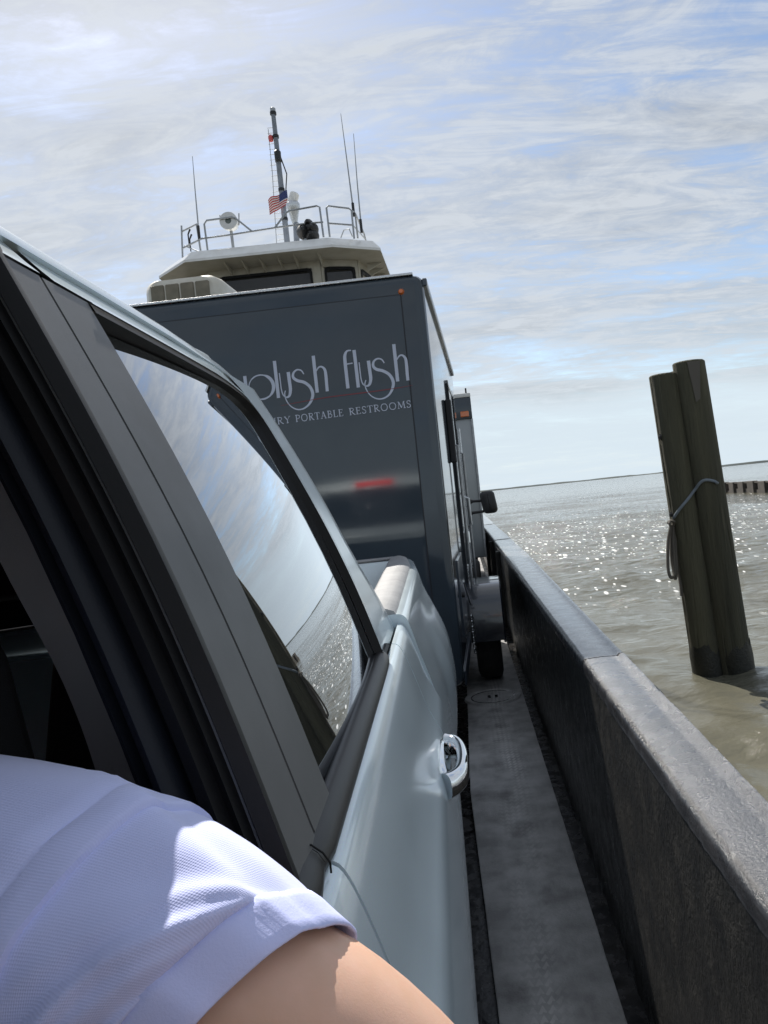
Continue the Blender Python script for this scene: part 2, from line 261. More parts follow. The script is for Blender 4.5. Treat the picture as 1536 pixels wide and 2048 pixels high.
def water_mat():
    m = bpy.data.materials.new('muddy_water'); m.use_nodes = True; t = m.node_tree; b = t.nodes['Principled BSDF']; n = t.nodes.new; l = t.links.new
    b.inputs['Base Color'].default_value = (0.105, 0.092, 0.050, 1); b.inputs['Roughness'].default_value = 0.045; b.inputs['IOR'].default_value = 1.333
    tcn = n('ShaderNodeTexCoord')
    def nz(scale, detail, st=(1, 1, 1), rough=0.55):
        mp_ = n('ShaderNodeMapping'); l(tcn.outputs['Object'], mp_.inputs[0]); mp_.inputs['Scale'].default_value = st; mp_.inputs['Rotation'].default_value = (0, 0, R(14))
        q = n('ShaderNodeTexNoise'); l(mp_.outputs[0], q.inputs['Vector']); q.inputs['Scale'].default_value = scale; q.inputs['Detail'].default_value = detail; q.inputs['Roughness'].default_value = rough; return q.outputs[0]
    big = nz(0.13, 3, (0.35, 1, 1)); rp = n('ShaderNodeValToRGB'); l(big, rp.inputs[0]); rp.color_ramp.elements[0].position = 0.42; rp.color_ramp.elements[1].position = 0.62
    rp.color_ramp.elements[0].color = (0.30, 0.30, 0.30, 1); rp.color_ramp.elements[1].color = (1, 1, 1, 1)
    cmx = n('ShaderNodeMix'); cmx.data_type = 'RGBA'; l(rp.outputs[0], cmx.inputs[0]); cmx.inputs[6].default_value = (0.098, 0.096, 0.070, 1); cmx.inputs[7].default_value = (0.125, 0.120, 0.094, 1); l(cmx.outputs[2], b.inputs['Base Color'])
    h = n('ShaderNodeMath'); h.operation = 'MULTIPLY_ADD'; l(nz(9.0, 6, (0.6, 1, 1), 0.68), h.inputs[0]); h.inputs[1].default_value = 0.30; l(nz(2.1, 3, (0.45, 1, 1)), h.inputs[2])
    bn = n('ShaderNodeBump'); bn.inputs['Distance'].default_value = 0.20; l(h.outputs[0], bn.inputs['Height'])
    # churned wake astern of the ferry: a belt of steep little waves
    sx = n('ShaderNodeSeparateXYZ'); l(tcn.outputs['Object'], sx.inputs[0])
    def mth(op, a, c_): 
        q = n('ShaderNodeMath'); q.operation = op
        for i, v in enumerate((a, c_)):
            if hasattr(v, 'is_linked'): l(v, q.inputs[i])
            else: q.inputs[i].default_value = v
        return q.outputs[0]
    wig = mth('MULTIPLY', mth('SUBTRACT', nz(0.16, 3, (0.4, 1, 1)), 0.5), 30.0)
    yy = mth('DIVIDE', mth('SUBTRACT', mth('ADD', sx.outputs[1], wig), 32.0), 12.0)
    wake = mth('POWER', 2.718, mth('MULTIPLY', mth('MULTIPLY', yy, yy), -1.0))
    st_ = mth('ADD', mth('MULTIPLY', rp.outputs[0], 0.75), mth('MULTIPLY', wake, 0.9))
    l(st_, bn.inputs['Strength'])
    # white flecks paint sun glitter with some froth: dense in the wake, scattered elsewhere
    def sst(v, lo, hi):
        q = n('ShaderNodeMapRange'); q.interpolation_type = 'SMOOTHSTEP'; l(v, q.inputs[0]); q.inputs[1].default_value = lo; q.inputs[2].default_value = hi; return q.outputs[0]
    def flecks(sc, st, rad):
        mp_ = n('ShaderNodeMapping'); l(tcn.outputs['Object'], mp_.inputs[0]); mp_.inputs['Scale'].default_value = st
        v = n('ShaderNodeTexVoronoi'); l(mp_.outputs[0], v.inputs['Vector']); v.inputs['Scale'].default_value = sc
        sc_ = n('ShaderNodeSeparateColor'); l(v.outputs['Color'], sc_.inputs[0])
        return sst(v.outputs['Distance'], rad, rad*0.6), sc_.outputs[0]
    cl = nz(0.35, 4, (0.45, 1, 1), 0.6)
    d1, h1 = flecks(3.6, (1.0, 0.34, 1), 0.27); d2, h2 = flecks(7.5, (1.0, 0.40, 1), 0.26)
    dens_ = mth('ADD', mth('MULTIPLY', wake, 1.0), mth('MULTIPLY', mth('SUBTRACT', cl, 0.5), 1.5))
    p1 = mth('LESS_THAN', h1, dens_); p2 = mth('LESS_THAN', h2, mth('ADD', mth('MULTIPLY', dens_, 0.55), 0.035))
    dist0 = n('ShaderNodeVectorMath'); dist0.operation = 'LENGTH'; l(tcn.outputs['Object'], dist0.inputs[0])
    glitter_flecks = mth('MULTIPLY', mth('MAXIMUM', mth('MULTIPLY', d1, p1), mth('MULTIPLY', d2, p2)), sst(dist0.outputs['Value'], 11.0, 20.0))
    fm = n('ShaderNodeMix'); fm.data_type = 'RGBA'; l(glitter_flecks, fm.inputs[0]); l(cmx.outputs[2], fm.inputs[6]); fm.inputs[7].default_value = (0.80, 0.81, 0.80, 1); l(fm.outputs[2], b.inputs['Base Color'])
    rgh = mth('ADD', mth('ADD', 0.05, mth('MULTIPLY', wake, 0.06)), mth('MULTIPLY', glitter_flecks, 0.4)); l(rgh, b.inputs['Roughness'])
    # ripples too small to resolve far out: a random facet tilt that grows with distance and in the wake
    mpn = n('ShaderNodeMapping'); l(tcn.outputs['Object'], mpn.inputs[0]); mpn.inputs['Scale'].default_value = (0.6, 1, 1)
    fq = n('ShaderNodeTexNoise'); l(mpn.outputs[0], fq.inputs['Vector']); fq.inputs['Scale'].default_value = 5.5; fq.inputs['Detail'].default_value = 4; fq.inputs['Roughness'].default_value = 0.7
    vm = n('ShaderNodeVectorMath'); vm.operation = 'SUBTRACT'; l(fq.outputs['Color'], vm.inputs[0]); vm.inputs[1].default_value = (0.5, 0.5, 0.5)
    vf = n('ShaderNodeVectorMath'); vf.operation = 'MULTIPLY'; l(vm.outputs[0], vf.inputs[0]); vf.inputs[1].default_value = (1, 1, 0)
    dist = n('ShaderNodeVectorMath'); dist.operation = 'LENGTH'; l(tcn.outputs['Object'], dist.inputs[0])
    kk = mth('ADD', mth('ADD', 0.55, mth('MULTIPLY', sst(dist.outputs['Value'], 6.0, 30.0), 0.75)), mth('MULTIPLY', wake, 1.6))
    vs_ = n('ShaderNodeVectorMath'); vs_.operation = 'SCALE'; l(vf.outputs[0], vs_.inputs[0]); l(kk, vs_.inputs['Scale'])
    va = n('ShaderNodeVectorMath'); va.operation = 'ADD'; l(bn.outputs[0], va.inputs[0]); l(vs_.outputs[0], va.inputs[1])
    vn = n('ShaderNodeVectorMath'); vn.operation = 'NORMALIZE'; l(va.outputs[0], vn.inputs[0])
    l(vn.outputs[0], b.inputs['Normal']); return m
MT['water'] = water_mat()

# ------------------------------------------------------------------ mesh helpers
class MB:
    def __init__(s): s.v = []; s.f = []
    def add(s, vs_, fs_):
        o = len(s.v); s.v += [tuple(p) for p in vs_]; s.f += [tuple(i + o for i in f) for f in fs_]; return s
    def box(s, x0, x1, y0, y1, z0, z1, bev=0.0, seg=1):
        if bev <= 0:
            return s.add([(x0,y0,z0),(x1,y0,z0),(x1,y1,z0),(x0,y1,z0),(x0,y0,z1),(x1,y0,z1),(x1,y1,z1),(x0,y1,z1)],
                         [(0,3,2,1),(4,5,6,7),(0,1,5,4),(1,2,6,5),(2,3,7,6),(3,0,4,7)])
        b = bmesh.new(); bmesh.ops.create_cube(b, size=1)
        for q in b.verts: q.co = Vector(((x0+x1)/2 + q.co.x*(x1-x0), (y0+y1)/2 + q.co.y*(y1-y0), (z0+z1)/2 + q.co.z*(z1-z0)))
        bmesh.ops.bevel(b, geom=b.edges[:], offset=bev, segments=seg, profile=0.5, affect='EDGES')
        b.verts.index_update(); s.add([q.co[:] for q in b.verts], [[q.index for q in f.verts] for f in b.faces]); b.free(); return s
    def loft(s, rings, closed=True, caps=True):
        n = len(rings[0]); o = []
        for r_ in rings: o += list(r_)
        f = []
        for i in range(len(rings) - 1):
            for j in range(n if closed else n - 1):
                k = (j + 1) % n
                f.append((i*n+j, i*n+k, (i+1)*n+k, (i+1)*n+j))
        if caps and closed: f.append(tuple(range(n - 1, -1, -1))); f.append(tuple((len(rings)-1)*n + j for j in range(n)))
        return s.add(o, f)
    def tube(s, pts, r, n=8, caps=True, flat=1.0):
        pts = [Vector(p) for p in pts]; rs = r if isinstance(r, (list, tuple)) else [r] * len(pts)
        rings = []; ref = None
        for i, p in enumerate(pts):
            d = (pts[min(i+1, len(pts)-1)] - pts[max(i-1, 0)]).normalized()
            if ref is None: ref = d.orthogonal().normalized()
            ref = (ref - d * ref.dot(d))
            if ref.length < 1e-6: ref = d.orthogonal()
            ref.normalize(); w = d.cross(ref)
            rings.append([p + (ref * math.cos(2*math.pi*j/n) + w * math.sin(2*math.pi*j/n) * flat) * rs[i] for j in range(n)])
        return s.loft(rings, True, caps)
    def lathe(s, prof, n=20, c=(0, 0, 0), axis='Z'):
        rings = []
        for r_, h in prof:
            ring = []
            for j in range(n):
                a = 2*math.pi*j/n; u, w = r_*math.cos(a), r_*math.sin(a)
                p = {'Z': (u, w, h), 'X': (h, u, w), 'Y': (w, h, u)}[axis]
                ring.append((c[0]+p[0], c[1]+p[1], c[2]+p[2]))
            rings.append(ring)
        return s.loft(rings, True, True)
    def grid(s, rows): return s.loft(rows, False, False)
    def prism(s, poly, axis, a0, a1):
        n = len(poly)
        def pt(u, w, h): return {'x': (h, u, w), 'y': (u, h, w), 'z': (u, w, h)}[axis]
        return s.add([pt(*p, a0) for p in poly] + [pt(*p, a1) for p in poly],
                     [tuple(range(n-1, -1, -1)), tuple(range(n, 2*n))] + [(i, (i+1) % n, n+(i+1) % n, n+i) for i in range(n)])
    def build(s, name, m, parent=None, smooth=35, fix=True):
        me = bpy.data.meshes.new(name); me.from_pydata(s.v, [], s.f); me.update()
        if fix:
            b = bmesh.new(); b.from_mesh(me); bmesh.ops.recalc_face_normals(b, faces=b.faces[:]); b.to_mesh(me); b.free()
        me.materials.append(MT[m] if isinstance(m, str) else m)
        o = bpy.data.objects.new(name, me); col.objects.link(o)
        if smooth:
            me.shade_smooth(); me.set_sharp_from_angle(angle=R(smooth))
        if parent: o.parent = parent
        return o
def thing(name, label, cat, loc=(0, 0, 0), rz=0.0, group=None):
    o = bpy.data.objects.new(name, None); col.objects.link(o); o.location = loc; o.rotation_euler = (0, 0, rz); o.empty_display_size = 0.2
    o['label'] = label; o['category'] = cat
    if group: o['group'] = group
    return o
def tag(o, label, cat, group=None):
    o['label'] = label; o['category'] = cat
    if group: o['group'] = group
    return o
def solidify(o, t, off=-1):
    md = o.modifiers.new('thickness', 'SOLIDIFY'); md.thickness = t; md.offset = off; es = o.modifiers.new('crisp', 'EDGE_SPLIT'); es.split_angle = R(40); return o
def ray(px, py):
    dx, dy = px - 920, 988 - py
    return Vector(((dx*cr + dy*sr)/1479, 1, (-dx*sr + dy*cr)/1479))
def at(px, py, Y):                      # point at depth Y seen at photo pixel (px, py)
    d = ray(px, py); return Vector((d.x*Y, Y, EYE + d.z*Y))
def smooth_path(pts, per=6):            # Catmull-Rom
    pts = [Vector(p) for p in pts]; out = []
    for i in range(len(pts) - 1):
        p0, p1, p2, p3 = pts[max(i-1, 0)], pts[i], pts[i+1], pts[min(i+2, len(pts)-1)]
        for k in range(per):
            t = k / per
            out.append(0.5*((2*p1) + (p2-p0)*t + (2*p0-5*p1+4*p2-p3)*t*t + (3*p1-p0-3*p2+p3)*t**3))
    out.append(pts[-1]); return out
def interp(x, tab):
    if x <= tab[0][0]: return tab[0][1]
    for (a, b), (c, d) in zip(tab, tab[1:]):
        if x <= c: return b + (d-b)*(x-a)/(c-a)
    return tab[-1][1]

# ================================================================== SETTING: water, far shore
WATER = -0.80
def make_water():
    """polar sheet round the ferry, fine where it is seen; waves are real relief fading with distance"""
    rng = random.Random(3)
    comps = []
    for i in range(46):
        lam = 0.22 * (1.112 ** i); th = R(-100 + rng.gauss(0, 34)); k = 2*math.pi/lam
        amp = 0.024 * lam ** 0.80 * (0.9 if lam < 3 else 0.5)
        comps.append((lam, k*math.cos(th), k*math.sin(th), rng.uniform(0, 6.28), amp * rng.uniform(0.5, 1.1) * (0.62 if lam < 1.6 else 0.36)))
    azs = [R(a) for a in ([-180 + 6*i for i in range(27)] + [-18 + 1.0*i for i in range(14)] + [-4 + 0.13*i for i in range(262)] + [30.1 + 3*i for i in range(50)])]
    azs = [a for a in azs if a < R(180)]
    rads = [0.35]
    while rads[-1] < 16000: rads.append(rads[-1] * (1.0125 if rads[-1] < 140 else 1.06))
    n = len(azs); V = []; Fc = []
    import numpy as np
    A = np.array(azs); rr = np.array(rads)[:, None]
    X = rr*np.sin(A)[None, :]; Y = rr*np.cos(A)[None, :]; Z = np.zeros_like(X)
    step = np.maximum(rr*0.0125, rr*R(0.13)); step = np.where(rr < 140, step, 1e9)
    patch = 0.75 + 0.45*np.sin(0.23*X+0.11*Y+1.0)*np.sin(0.31*Y-0.07*X) + 0.6*np.exp(-((Y-33)/8)**2)
    fan = ((A > R(-5)) & (A < R(34)))[None, :]
    for lam, kx, ky, ph, am in comps:
        fade = np.clip((lam/step - 2.5)/4, 0, 1) * fan
        t = kx*X + ky*Y + ph
        Z += am*fade*patch*(np.sin(t) + 0.25*np.sin(2*t + 0.6))
    V = np.stack([X, Y, Z], -1).reshape(-1, 3)
    m = len(rads)
    i = np.arange(m-1)[:, None]; j = np.arange(n)[None, :]; k = (j+1) % n
    Fq = np.stack([i*n+j+0*k, i*n+k, (i+1)*n+k, (i+1)*n+j+0*k], -1).reshape(-1, 4)[:, ::-1]
    me = bpy.data.meshes.new('water')
    me.vertices.add(len(V)); me.vertices.foreach_set('co', V.astype('f').ravel())
    me.loops.add(Fq.size); me.loops.foreach_set('vertex_index', Fq.astype('i').ravel())
    me.polygons.add(len(Fq)); me.polygons.foreach_set('loop_start', np.arange(0, Fq.size, 4, dtype='i')); me.polygons.foreach_set('loop_total', np.full(len(Fq), 4, dtype='i'))
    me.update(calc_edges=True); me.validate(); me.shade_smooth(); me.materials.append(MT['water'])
    o = bpy.data.objects.new('water', me); col.objects.link(o); o.location = (0, 0, WATER); o['kind'] = 'structure'
make_water()
b = MB(); rows = [[], [], []]
for i in range(241):
    a = R(-30 + 0.5*i); d = 7200 + 900*math.sin(i*0.11) ; h = 13 + 9*noise.noise((i*0.23, 1.7, 0)) + 4*noise.noise((i*0.9, 4.2, 0))
    for q, (dd, hh) in enumerate(((d, -2.0), (d+40, h), (d+900, h*0.9))): rows[q].append((math.sin(a)*dd, math.cos(a)*dd, hh))
sh = b.grid(rows).build('far_shore', 'shore'); sh['kind'] = 'structure'

# ================================================================== FERRY
ferry = thing('ferry', 'black hulled car ferry with tarred bulwark and cream wheelhouse on the water', 'ferry', (0, 0, 0))
XI, TOPZ = 0.405, 0.925
def xo(Y): return interp(Y, [(-8, .54), (1.4, .545), (7.5, .62), (30, .64)])
# bulwark wall
def jit(y, s, a): return a*noise.noise((y*s, 3.3, a*77))
Ys = [-6 + 0.12*i for i in range(int(28/0.12))]
b = MB()
rows = []
for z in [TOPZ-0.014, TOPZ-0.06, .75, .55, .35, .15, -.05, -.12]:
    rows.append([(XI + 0.004*noise.noise((y*1.2, z*2, 0)) + (0.003 if z > .8 else 0), y, z) for y in Ys])
b.grid(rows)
bul = b.build('bulwark', 'bulwark', ferry); 
# outer hull side
b = MB(); b.grid([[(xo(y)-0.03, y, z) for y in Ys] for z in (TOPZ-0.012, 0.3, -0.3, WATER-0.8)])
b.grid([[(xx, 21.9, z) for xx in (-7.4, .60)] for z in (0.9, -1.6)]); b.grid([[(xx, -6.0, z) for xx in (-7.4, .52)] for z in (0.9, -1.6)])
b.grid([[(-7.4, y, z) for y in (-6, 21.9)] for z in (0.92, -1.6)])
b.build('hull', 'hull', ferry)
# cap plates, each a plate of its own
edges = [-6, -2.1, 0.35, 2.82, 5.25, 7.7, 10.1, 12.6, 15.0, 17.5, 21.9]
for i, (y0, y1) in enumerate(zip(edges, edges[1:])):
    dx, dz = random.uniform(-.004, .004), random.uniform(-.004, .004)
    n = max(6, int((y1-y0)/0.022)) if y1 < 8 and y1 > 0 else 24
    prof = [(-0.004, -.05), (-0.0065, -.022), (-0.001, -.006), (.010, .0), (.05, .002), (.10, .002), (1.0, 0), ]
    rings = []
    for k in range(n+1):
        y = y0 + .002 + (y1-y0-.004)*k/n; w = xo(y) - XI
        r1 = 0.0015*noise.noise((y*6, 1, 0)) + 0.0025*noise.noise((y*34, 2, 0)); r2 = 0.002*noise.noise((y*8, 5, 0)) + .003*noise.noise((y*40, 9, 0))
        pts = [(XI-.006+r1*.6, -.055+r1), (XI-.008+r1, -.022), (XI-.003+r1*1.2, -.007), (XI+.010+r1, 0.0), (XI+w*.35, .003+r2*.35), (XI+w*.65, .002+r1*.35), (XI+w-.028+r2, .001), (XI+w-.018+r2, .010+r2*.6), (XI+w-.006+r2, .010+r1*.5), (XI+w+.003+r2, -.002), (XI+w+.003, -.05), (XI+.02, -.055)]
        rings.append([(px_+dx, y, TOPZ+pz_+dz) for px_, pz_ in pts])
    MB().loft(rings).build('cap_plate', 'cap', ferry, 50)
# stiffeners under the cap on the inner face
for y in (8.9, 10.8, 13.2):
    MB().prism([(y-.02, -.05), (y+.02, -.05), (y+.02, .865), (y-.02, .865)], 'x', XI-.05, XI+.01).build('stiffener', 'bulwark', ferry)
# deck and walkway
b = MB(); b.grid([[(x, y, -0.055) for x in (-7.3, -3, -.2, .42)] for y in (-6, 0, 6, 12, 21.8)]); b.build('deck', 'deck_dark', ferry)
wy = [-6, -1.2, 1.9, 4.3, 7.9, 12, 16, 21.5]
for i, (y0, y1) in enumerate(zip(wy, wy[1:])):
    dz = random.uniform(-.002, .002); n = 40
    rings = []
    for k in range(n+1):
        y = y0 + .002 + (y1-y0-.004)*k/n; e = .0015*noise.noise((y*4, 0, 0)); e2 = .0015*noise.noise((y*5, 7, 0))
        xl = interp(y, [(1, -.05), (2.2, -.045), (4.0, -.11), (22, -.11)])
        rings.append([(xl+e, y, -.06), (xl+e, y, -.004+dz), (xl+.006+e, y, dz), (.322+e2, y, dz), (.328+e2, y, -.004+dz), (.328+e2, y, -.06)])
    MB().loft(rings).build('walkway_plate', 'walkway', ferry, 40)
# round flush hatch
b = MB(); b.lathe([(.0, .005), (.19, .005), (.195, .010), (.215, .010), (.222, -.004)], 40, (.09, 5.75, .003)); ht = b.build('deck_hatch', 'walkway', ferry)
b = MB(); b.lathe([(.162, .0035), (.162, .0075), (.170, .0075), (.170, .0035)], 40, (.09, 5.75, .002))
for s_ in (-1, 1): b.box(.09+s_*.028-.012, .09+s_*.028+.012, 5.72, 5.79, .0058, .0085)
b.build('hatch_slot', 'deck_dark', ht)
# far bulwark on the other side, far rail of ferry
b = MB(); b.box(-7.4, -7.15, -6, 21.9, -.05, .9, .02); b.build('bulwark_far', 'bulwark', ferry).name = 'bulwark'
# deckhouse under the wheelhouse
b = MB(); b.box(-5.15, -1.55, 15.2, 19.5, -.05, 4.05, .05, 2); b.build('deckhouse', 'cream', ferry)
# wheelhouse walls (octagonal plan)
ZS = EYE + 5.0                        # underside of the roof
plan = [(-4.62, 15.0), (-2.33, 15.0), (-1.62, 15.22), (-1.42, 16.1), (-1.42, 18.6), (-5.35, 18.6), (-5.35, 16.1), (-5.15, 15.35)]
wh_z0, wz0, wz1 = 3.9, EYE+3.98, EYE+4.86
def wall_panel(mb, p, q, wins, t=.06):
    """upright wall from p to q with window openings (fractions along) built round the holes"""
    p, q = Vector((*p, 0)), Vector((*q, 0)); d = q - p
    def P(f, z): v = p + d*f; return (v.x, v.y, z)
    cuts = [0.0] + [c for w_ in wins for c in w_] + [1.0]
    for i in range(len(cuts)-1):
        f0, f1 = cuts[i], cuts[i+1]
        spans = [(wh_z0, wz0), (wz1, ZS+.02)] if i % 2 == 1 else [(wh_z0, ZS+.02)]
        for z0, z1 in spans: mb.add([P(f0, z0), P(f1, z0), P(f1, z1), P(f0, z1)], [(0, 1, 2, 3)])
    return P
b = MB(); wins = []
layout = {0: [(.10, .92)], 1: [(.08, .92)], 2: [(.12, .88)], 3: [(.05, .45), (.55, .95)], 4: [(.1, .45), (.55, .9)], 5: [(.05, .45), (.55, .95)], 6: [(.12, .88)], 7: [(.12, .88)]}
for i in range(8):
    P = wall_panel(b, plan[i], plan[(i+1) % 8], layout[i])
    for w_ in layout[i]: wins.append((P, *w_))
wh = b.build('wheelhouse', 'cream', ferry, fix=True); solidify(wh, .06, 0)
b = MB(); b.prism(plan, 'z', wh_z0-.06, wh_z0); b.build('wheelhouse_floor', 'cream', wh)
for P, f0, f1 in wins:
    c = [Vector(P(f0, wz0)), Vector(P(f1, wz0)), Vector(P(f1, wz1)), Vector(P(f0, wz1))]
    ctr = sum(c, Vector())/4; ux = (c[1]-c[0]).normalized(); nrm = Vector((ux.y, -ux.x, 0))
    def rr_(inset, rad, off):
        w2, h2 = (c[1]-c[0]).length/2 - inset, (wz1-wz0)/2 - inset; pts = []
        for sx, sz, a0 in ((1, 1, 0), (-1, 1, 90), (-1, -1, 180), (1, -1, 270)):
            for k in range(5):
                a = R(a0 + 22.5*k); pts.append(ctr + ux*(sx*(w2-rad) + rad*math.cos(a)) + Vector((0, 0, sz*(h2-rad) + rad*math.sin(a))) + nrm*off)
        return pts
    o1, o2, i2, i1 = rr_(-.005, .10, .033), rr_(-.005, .10, .05), rr_(.045, .08, .05), rr_(.045, .08, -.01)
    fr = MB().loft([o1, o2, i2, i1], True, False).build('window', 'rubber', wh)
    g = MB(); g.add(rr_(.04, .08, .01), [tuple(range(20))]); g.build('pane', 'wheelhouse_glass', fr)
# roof: flat octagonal slab with sloping white edge and small brackets under the overhang
roofp = [(-4.83, 14.28), (-1.95, 14.28), (-1.07, 14.76), (-1.04, 16.4), (-1.04, 19.3), (-5.70, 19.3), (-5.70, 16.4), (-5.64, 15.06)]
cx, cy = -3.36, 16.7
def inset(poly, d): return [(x + (cx-x)*d/abs(Vector((x-cx, y-cy)).length), y + (cy-y)*d/abs(Vector((x-cx, y-cy)).length)) for x, y in poly]
rings = [[(x, y, ZS+.015) for x, y in inset(roofp, .6)], [(x, y, ZS) for x, y in roofp], [(x, y, ZS+.05) for x, y in roofp], [(x, y, ZS+.25) for x, y in inset(roofp, .20)], [(x, y, ZS+.28) for x, y in inset(roofp, .36)]]
b = MB().loft([rings[1], rings[2], rings[3], rings[4]], True, False); b.add(rings[4], [tuple(range(8))]); roof = b.build('roof', 'white_roof', ferry, 20)
b = MB(); b.add([(x, y, ZS+.002) for x, y in roofp], [tuple(range(8))]); b.build('soffit', 'cream', roof)
for px_ in (456, 490, 525, 560, 592, 640):
    p = at(px_, 528 - (px_-456)*.12, 14.75); b = MB(); b.prism([(14.45, ZS), (15.02, ZS), (15.02, ZS-.16)], 'x', p.x-.015, p.x+.015); b.build('bracket', 'cream', roof)
for yy in (15.5, 15.9, 16.3, 16.8, 17.4):
    b = MB(); b.prism([(-1.12, ZS), (-1.44, ZS), (-1.44, ZS-.16)], 'y', yy-.015, yy+.015); b.build('bracket', 'cream', roof)
# wheelhouse interior console and far light
b = MB(); b.box(-4.4, -2.2, 15.35, 15.9, wh_z0, wz0+.02, .03); b.build('console', 'dark_metal', wh)
# ---- roof railing
def q1(x, y, Y): return at(260 + x*.4557, 200 + y*.4557, Y)
def rail(pts, r=.019): return MB().tube(pts, r, 8).build('railing', 'rail', ferry)
YF = 14.55
rail([q1(232, 715, YF+.7), q1(226, 552, YF+.7)]); rail([q1(228, 577, YF+.7), q1(292, 545, YF+.3), q1(318, 712, YF+.2)]); rail([q1(236, 648, YF+.7), q1(312, 610, YF+.2)])
rail([q1(240, 640, YF+.7), q1(318, 672, YF+.2)], .012); rail([q1(245, 705, YF+.7), q1(310, 668, YF+.2)], .012)
rail([q1(347, 708, YF), q1(326, 545, YF), q1(336, 529, YF), q1(448, 514, YF), q1(462, 518, YF), q1(536, 577, YF)])
rail([q1(312, 609, YF), q1(440, 592, YF), q1(640, 560, YF), q1(780, 541, YF), q1(848, 536, YF)])
rail([q1(636, 561, YF), q1(684, 496, YF), q1(698, 487, YF), q1(820, 465, YF), q1(832, 470, YF), q1(850, 603, YF)])
rail([q1(877, 602, YF), q1(862, 474, YF), q1(870, 465, YF), q1(960, 476, YF), q1(972, 485, YF), q1(984, 608, YF)])
rail([q1(868, 541, YF), q1(976, 549, YF+.05)])
rail([q1(975, 487, YF+.05), q1(988, 497, YF+.4), q1(1000, 608, YF+.5)]); rail([q1(988, 497, YF+.4), q1(1026, 585, YF+1.6), q1(1036, 622, YF+1.7)]); rail([q1(980, 552, YF+.1), q1(1030, 608, YF+1.6)], .014)
rail([q1(925, 606, YF+.8), q1(938, 572, YF+.8), q1(962, 566, YF+.8), q1(976, 600, YF+.8)], .012)
# whip antennas
for pts in ([(274, 247), (287, 410), (304, 600)], [(925, 60), (950, 250), (982, 500)], [(981, 148), (997, 360), (1016, 572)]):
    b = MB(); b.tube([q1(x, y, YF+.25) for x, y in pts[::-1]], [.018, .012, .006], 6); an = b.build('antenna', 'rail', ferry)
    p = q1(*pts[-1], YF+.25); MB().tube([p + Vector((0, 0, -.05)), p + Vector((0, 0, .22))], .028, 8).build('antenna_base', 'dark_metal', an)
# instrument stub at the left corner of the railing
for x0, y0 in ((255, 590), (262, 612)):
    p = q1(x0, y0, YF+.6); MB().tube([p+Vector((0, 0, -.25)), p, p+Vector((.05, 0, .1))], [.012, .016, .02], 6).build('navigation_sensor', 'dark_metal', ferry)
# mast with side ladder, collars and lamps
YM = 16.2
mt0, mt1 = q1(692, 640, YM), q1(628, 56, YM)
b = MB(); b.tube([mt0+Vector((0, 0, -.4)), mt0.lerp(mt1, .5), mt1], [.065, .058, .048], 14); mast = b.build('mast', 'mast', ferry)
for t in (.995, .82, .64, .42, .2):
    p = mt0.lerp(mt1, t); d = (mt1-mt0).normalized(); MB().tube([p-d*.03, p+d*.03], .070, 14).build('collar', 'dark_metal', mast)
off = Vector((-.16, 0, 0))
MB().tube([mt0+off*1.5, mt0.lerp(mt1, .55)+off, mt1+off*.9-Vector((0, 0, .35))], .008, 6).build('ladder_rail', 'rail', mast)
for i in range(22):
    p = mt0.lerp(mt1, .05 + .04*i); MB().tube([p, p+off*(1.45-.02*i)], .006, 6).build('rung', 'rail', mast)
MB().tube([q1(648, 215, YM), q1(668, 270, YM), q1(688, 325, YM), q1(684, 400, YM)], .014, 6).build('halyard', 'dark_metal', mast)
MB().lathe([(.0, -.06), (.05, -.06), (.06, .03), (.03, .07), (0, .07)], 10, q1(618, 168, YM)).build('mast_lamp', 'red_lens', mast)
MB().lathe([(.0, -.12), (.07, -.12), (.075, .06), (.04, .1), (0, .1)], 10, q1(648, 240, YM-.1)).build('mast_lamp', 'dark_metal', mast)
MB().lathe([(.0, -.04), (.06, -.04), (.06, .05), (.02, .08), (0, .08)], 10, mt1+Vector((0, 0, .04))).build('mast_lamp', 'rail', mast)
# thermal camera / lamp head on a post
p0, p1 = q1(732, 625, YM-.8), q1(728, 540, YM-.8)
cl = MB().tube([p0, p1], .06, 12).build('lamp_post', 'mast', ferry)
pc = q1(724, 545, YM-.8)
MB().lathe([(.0, 0), (.05, 0), (.12, .30), (.14, .34), (.14, .42), (.11, .46), (0, .46)], 18, pc).build('lamp_cone', 'aluminium', cl)
d0, d1 = q1(708, 462, YM-.8), q1(724, 408, YM-.8)
MB().tube([d0, d0.lerp(d1, .08), d0.lerp(d1, .9), d1], [.08, .105, .10, .075], 16).build('radar_drum', 'white_roof', cl)
# air horns
hb = MB().box(q1(770, 640, YF+.2).x, q1(822, 640, YF+.2).x, YF+.05, YF+.35, ZS+.15, q1(790, 610, YF+.2).z, .02).build('horn_base', 'rail', ferry)
for x, y, r_ in ((765, 580, .155), (795, 568, .15), (785, 545, .09), (800, 597, .14)):
    p = q1(x, y, YF+.1); b = MB(); b.lathe([(0, -.10), (.03, -.10), (r_*.9, .03), (r_, .10), (r_*.92, .17), (0, .20)][::1], 16, (p.x, p.y-.1, p.z), 'Y'); b.build('horn', 'black_plastic', hb)
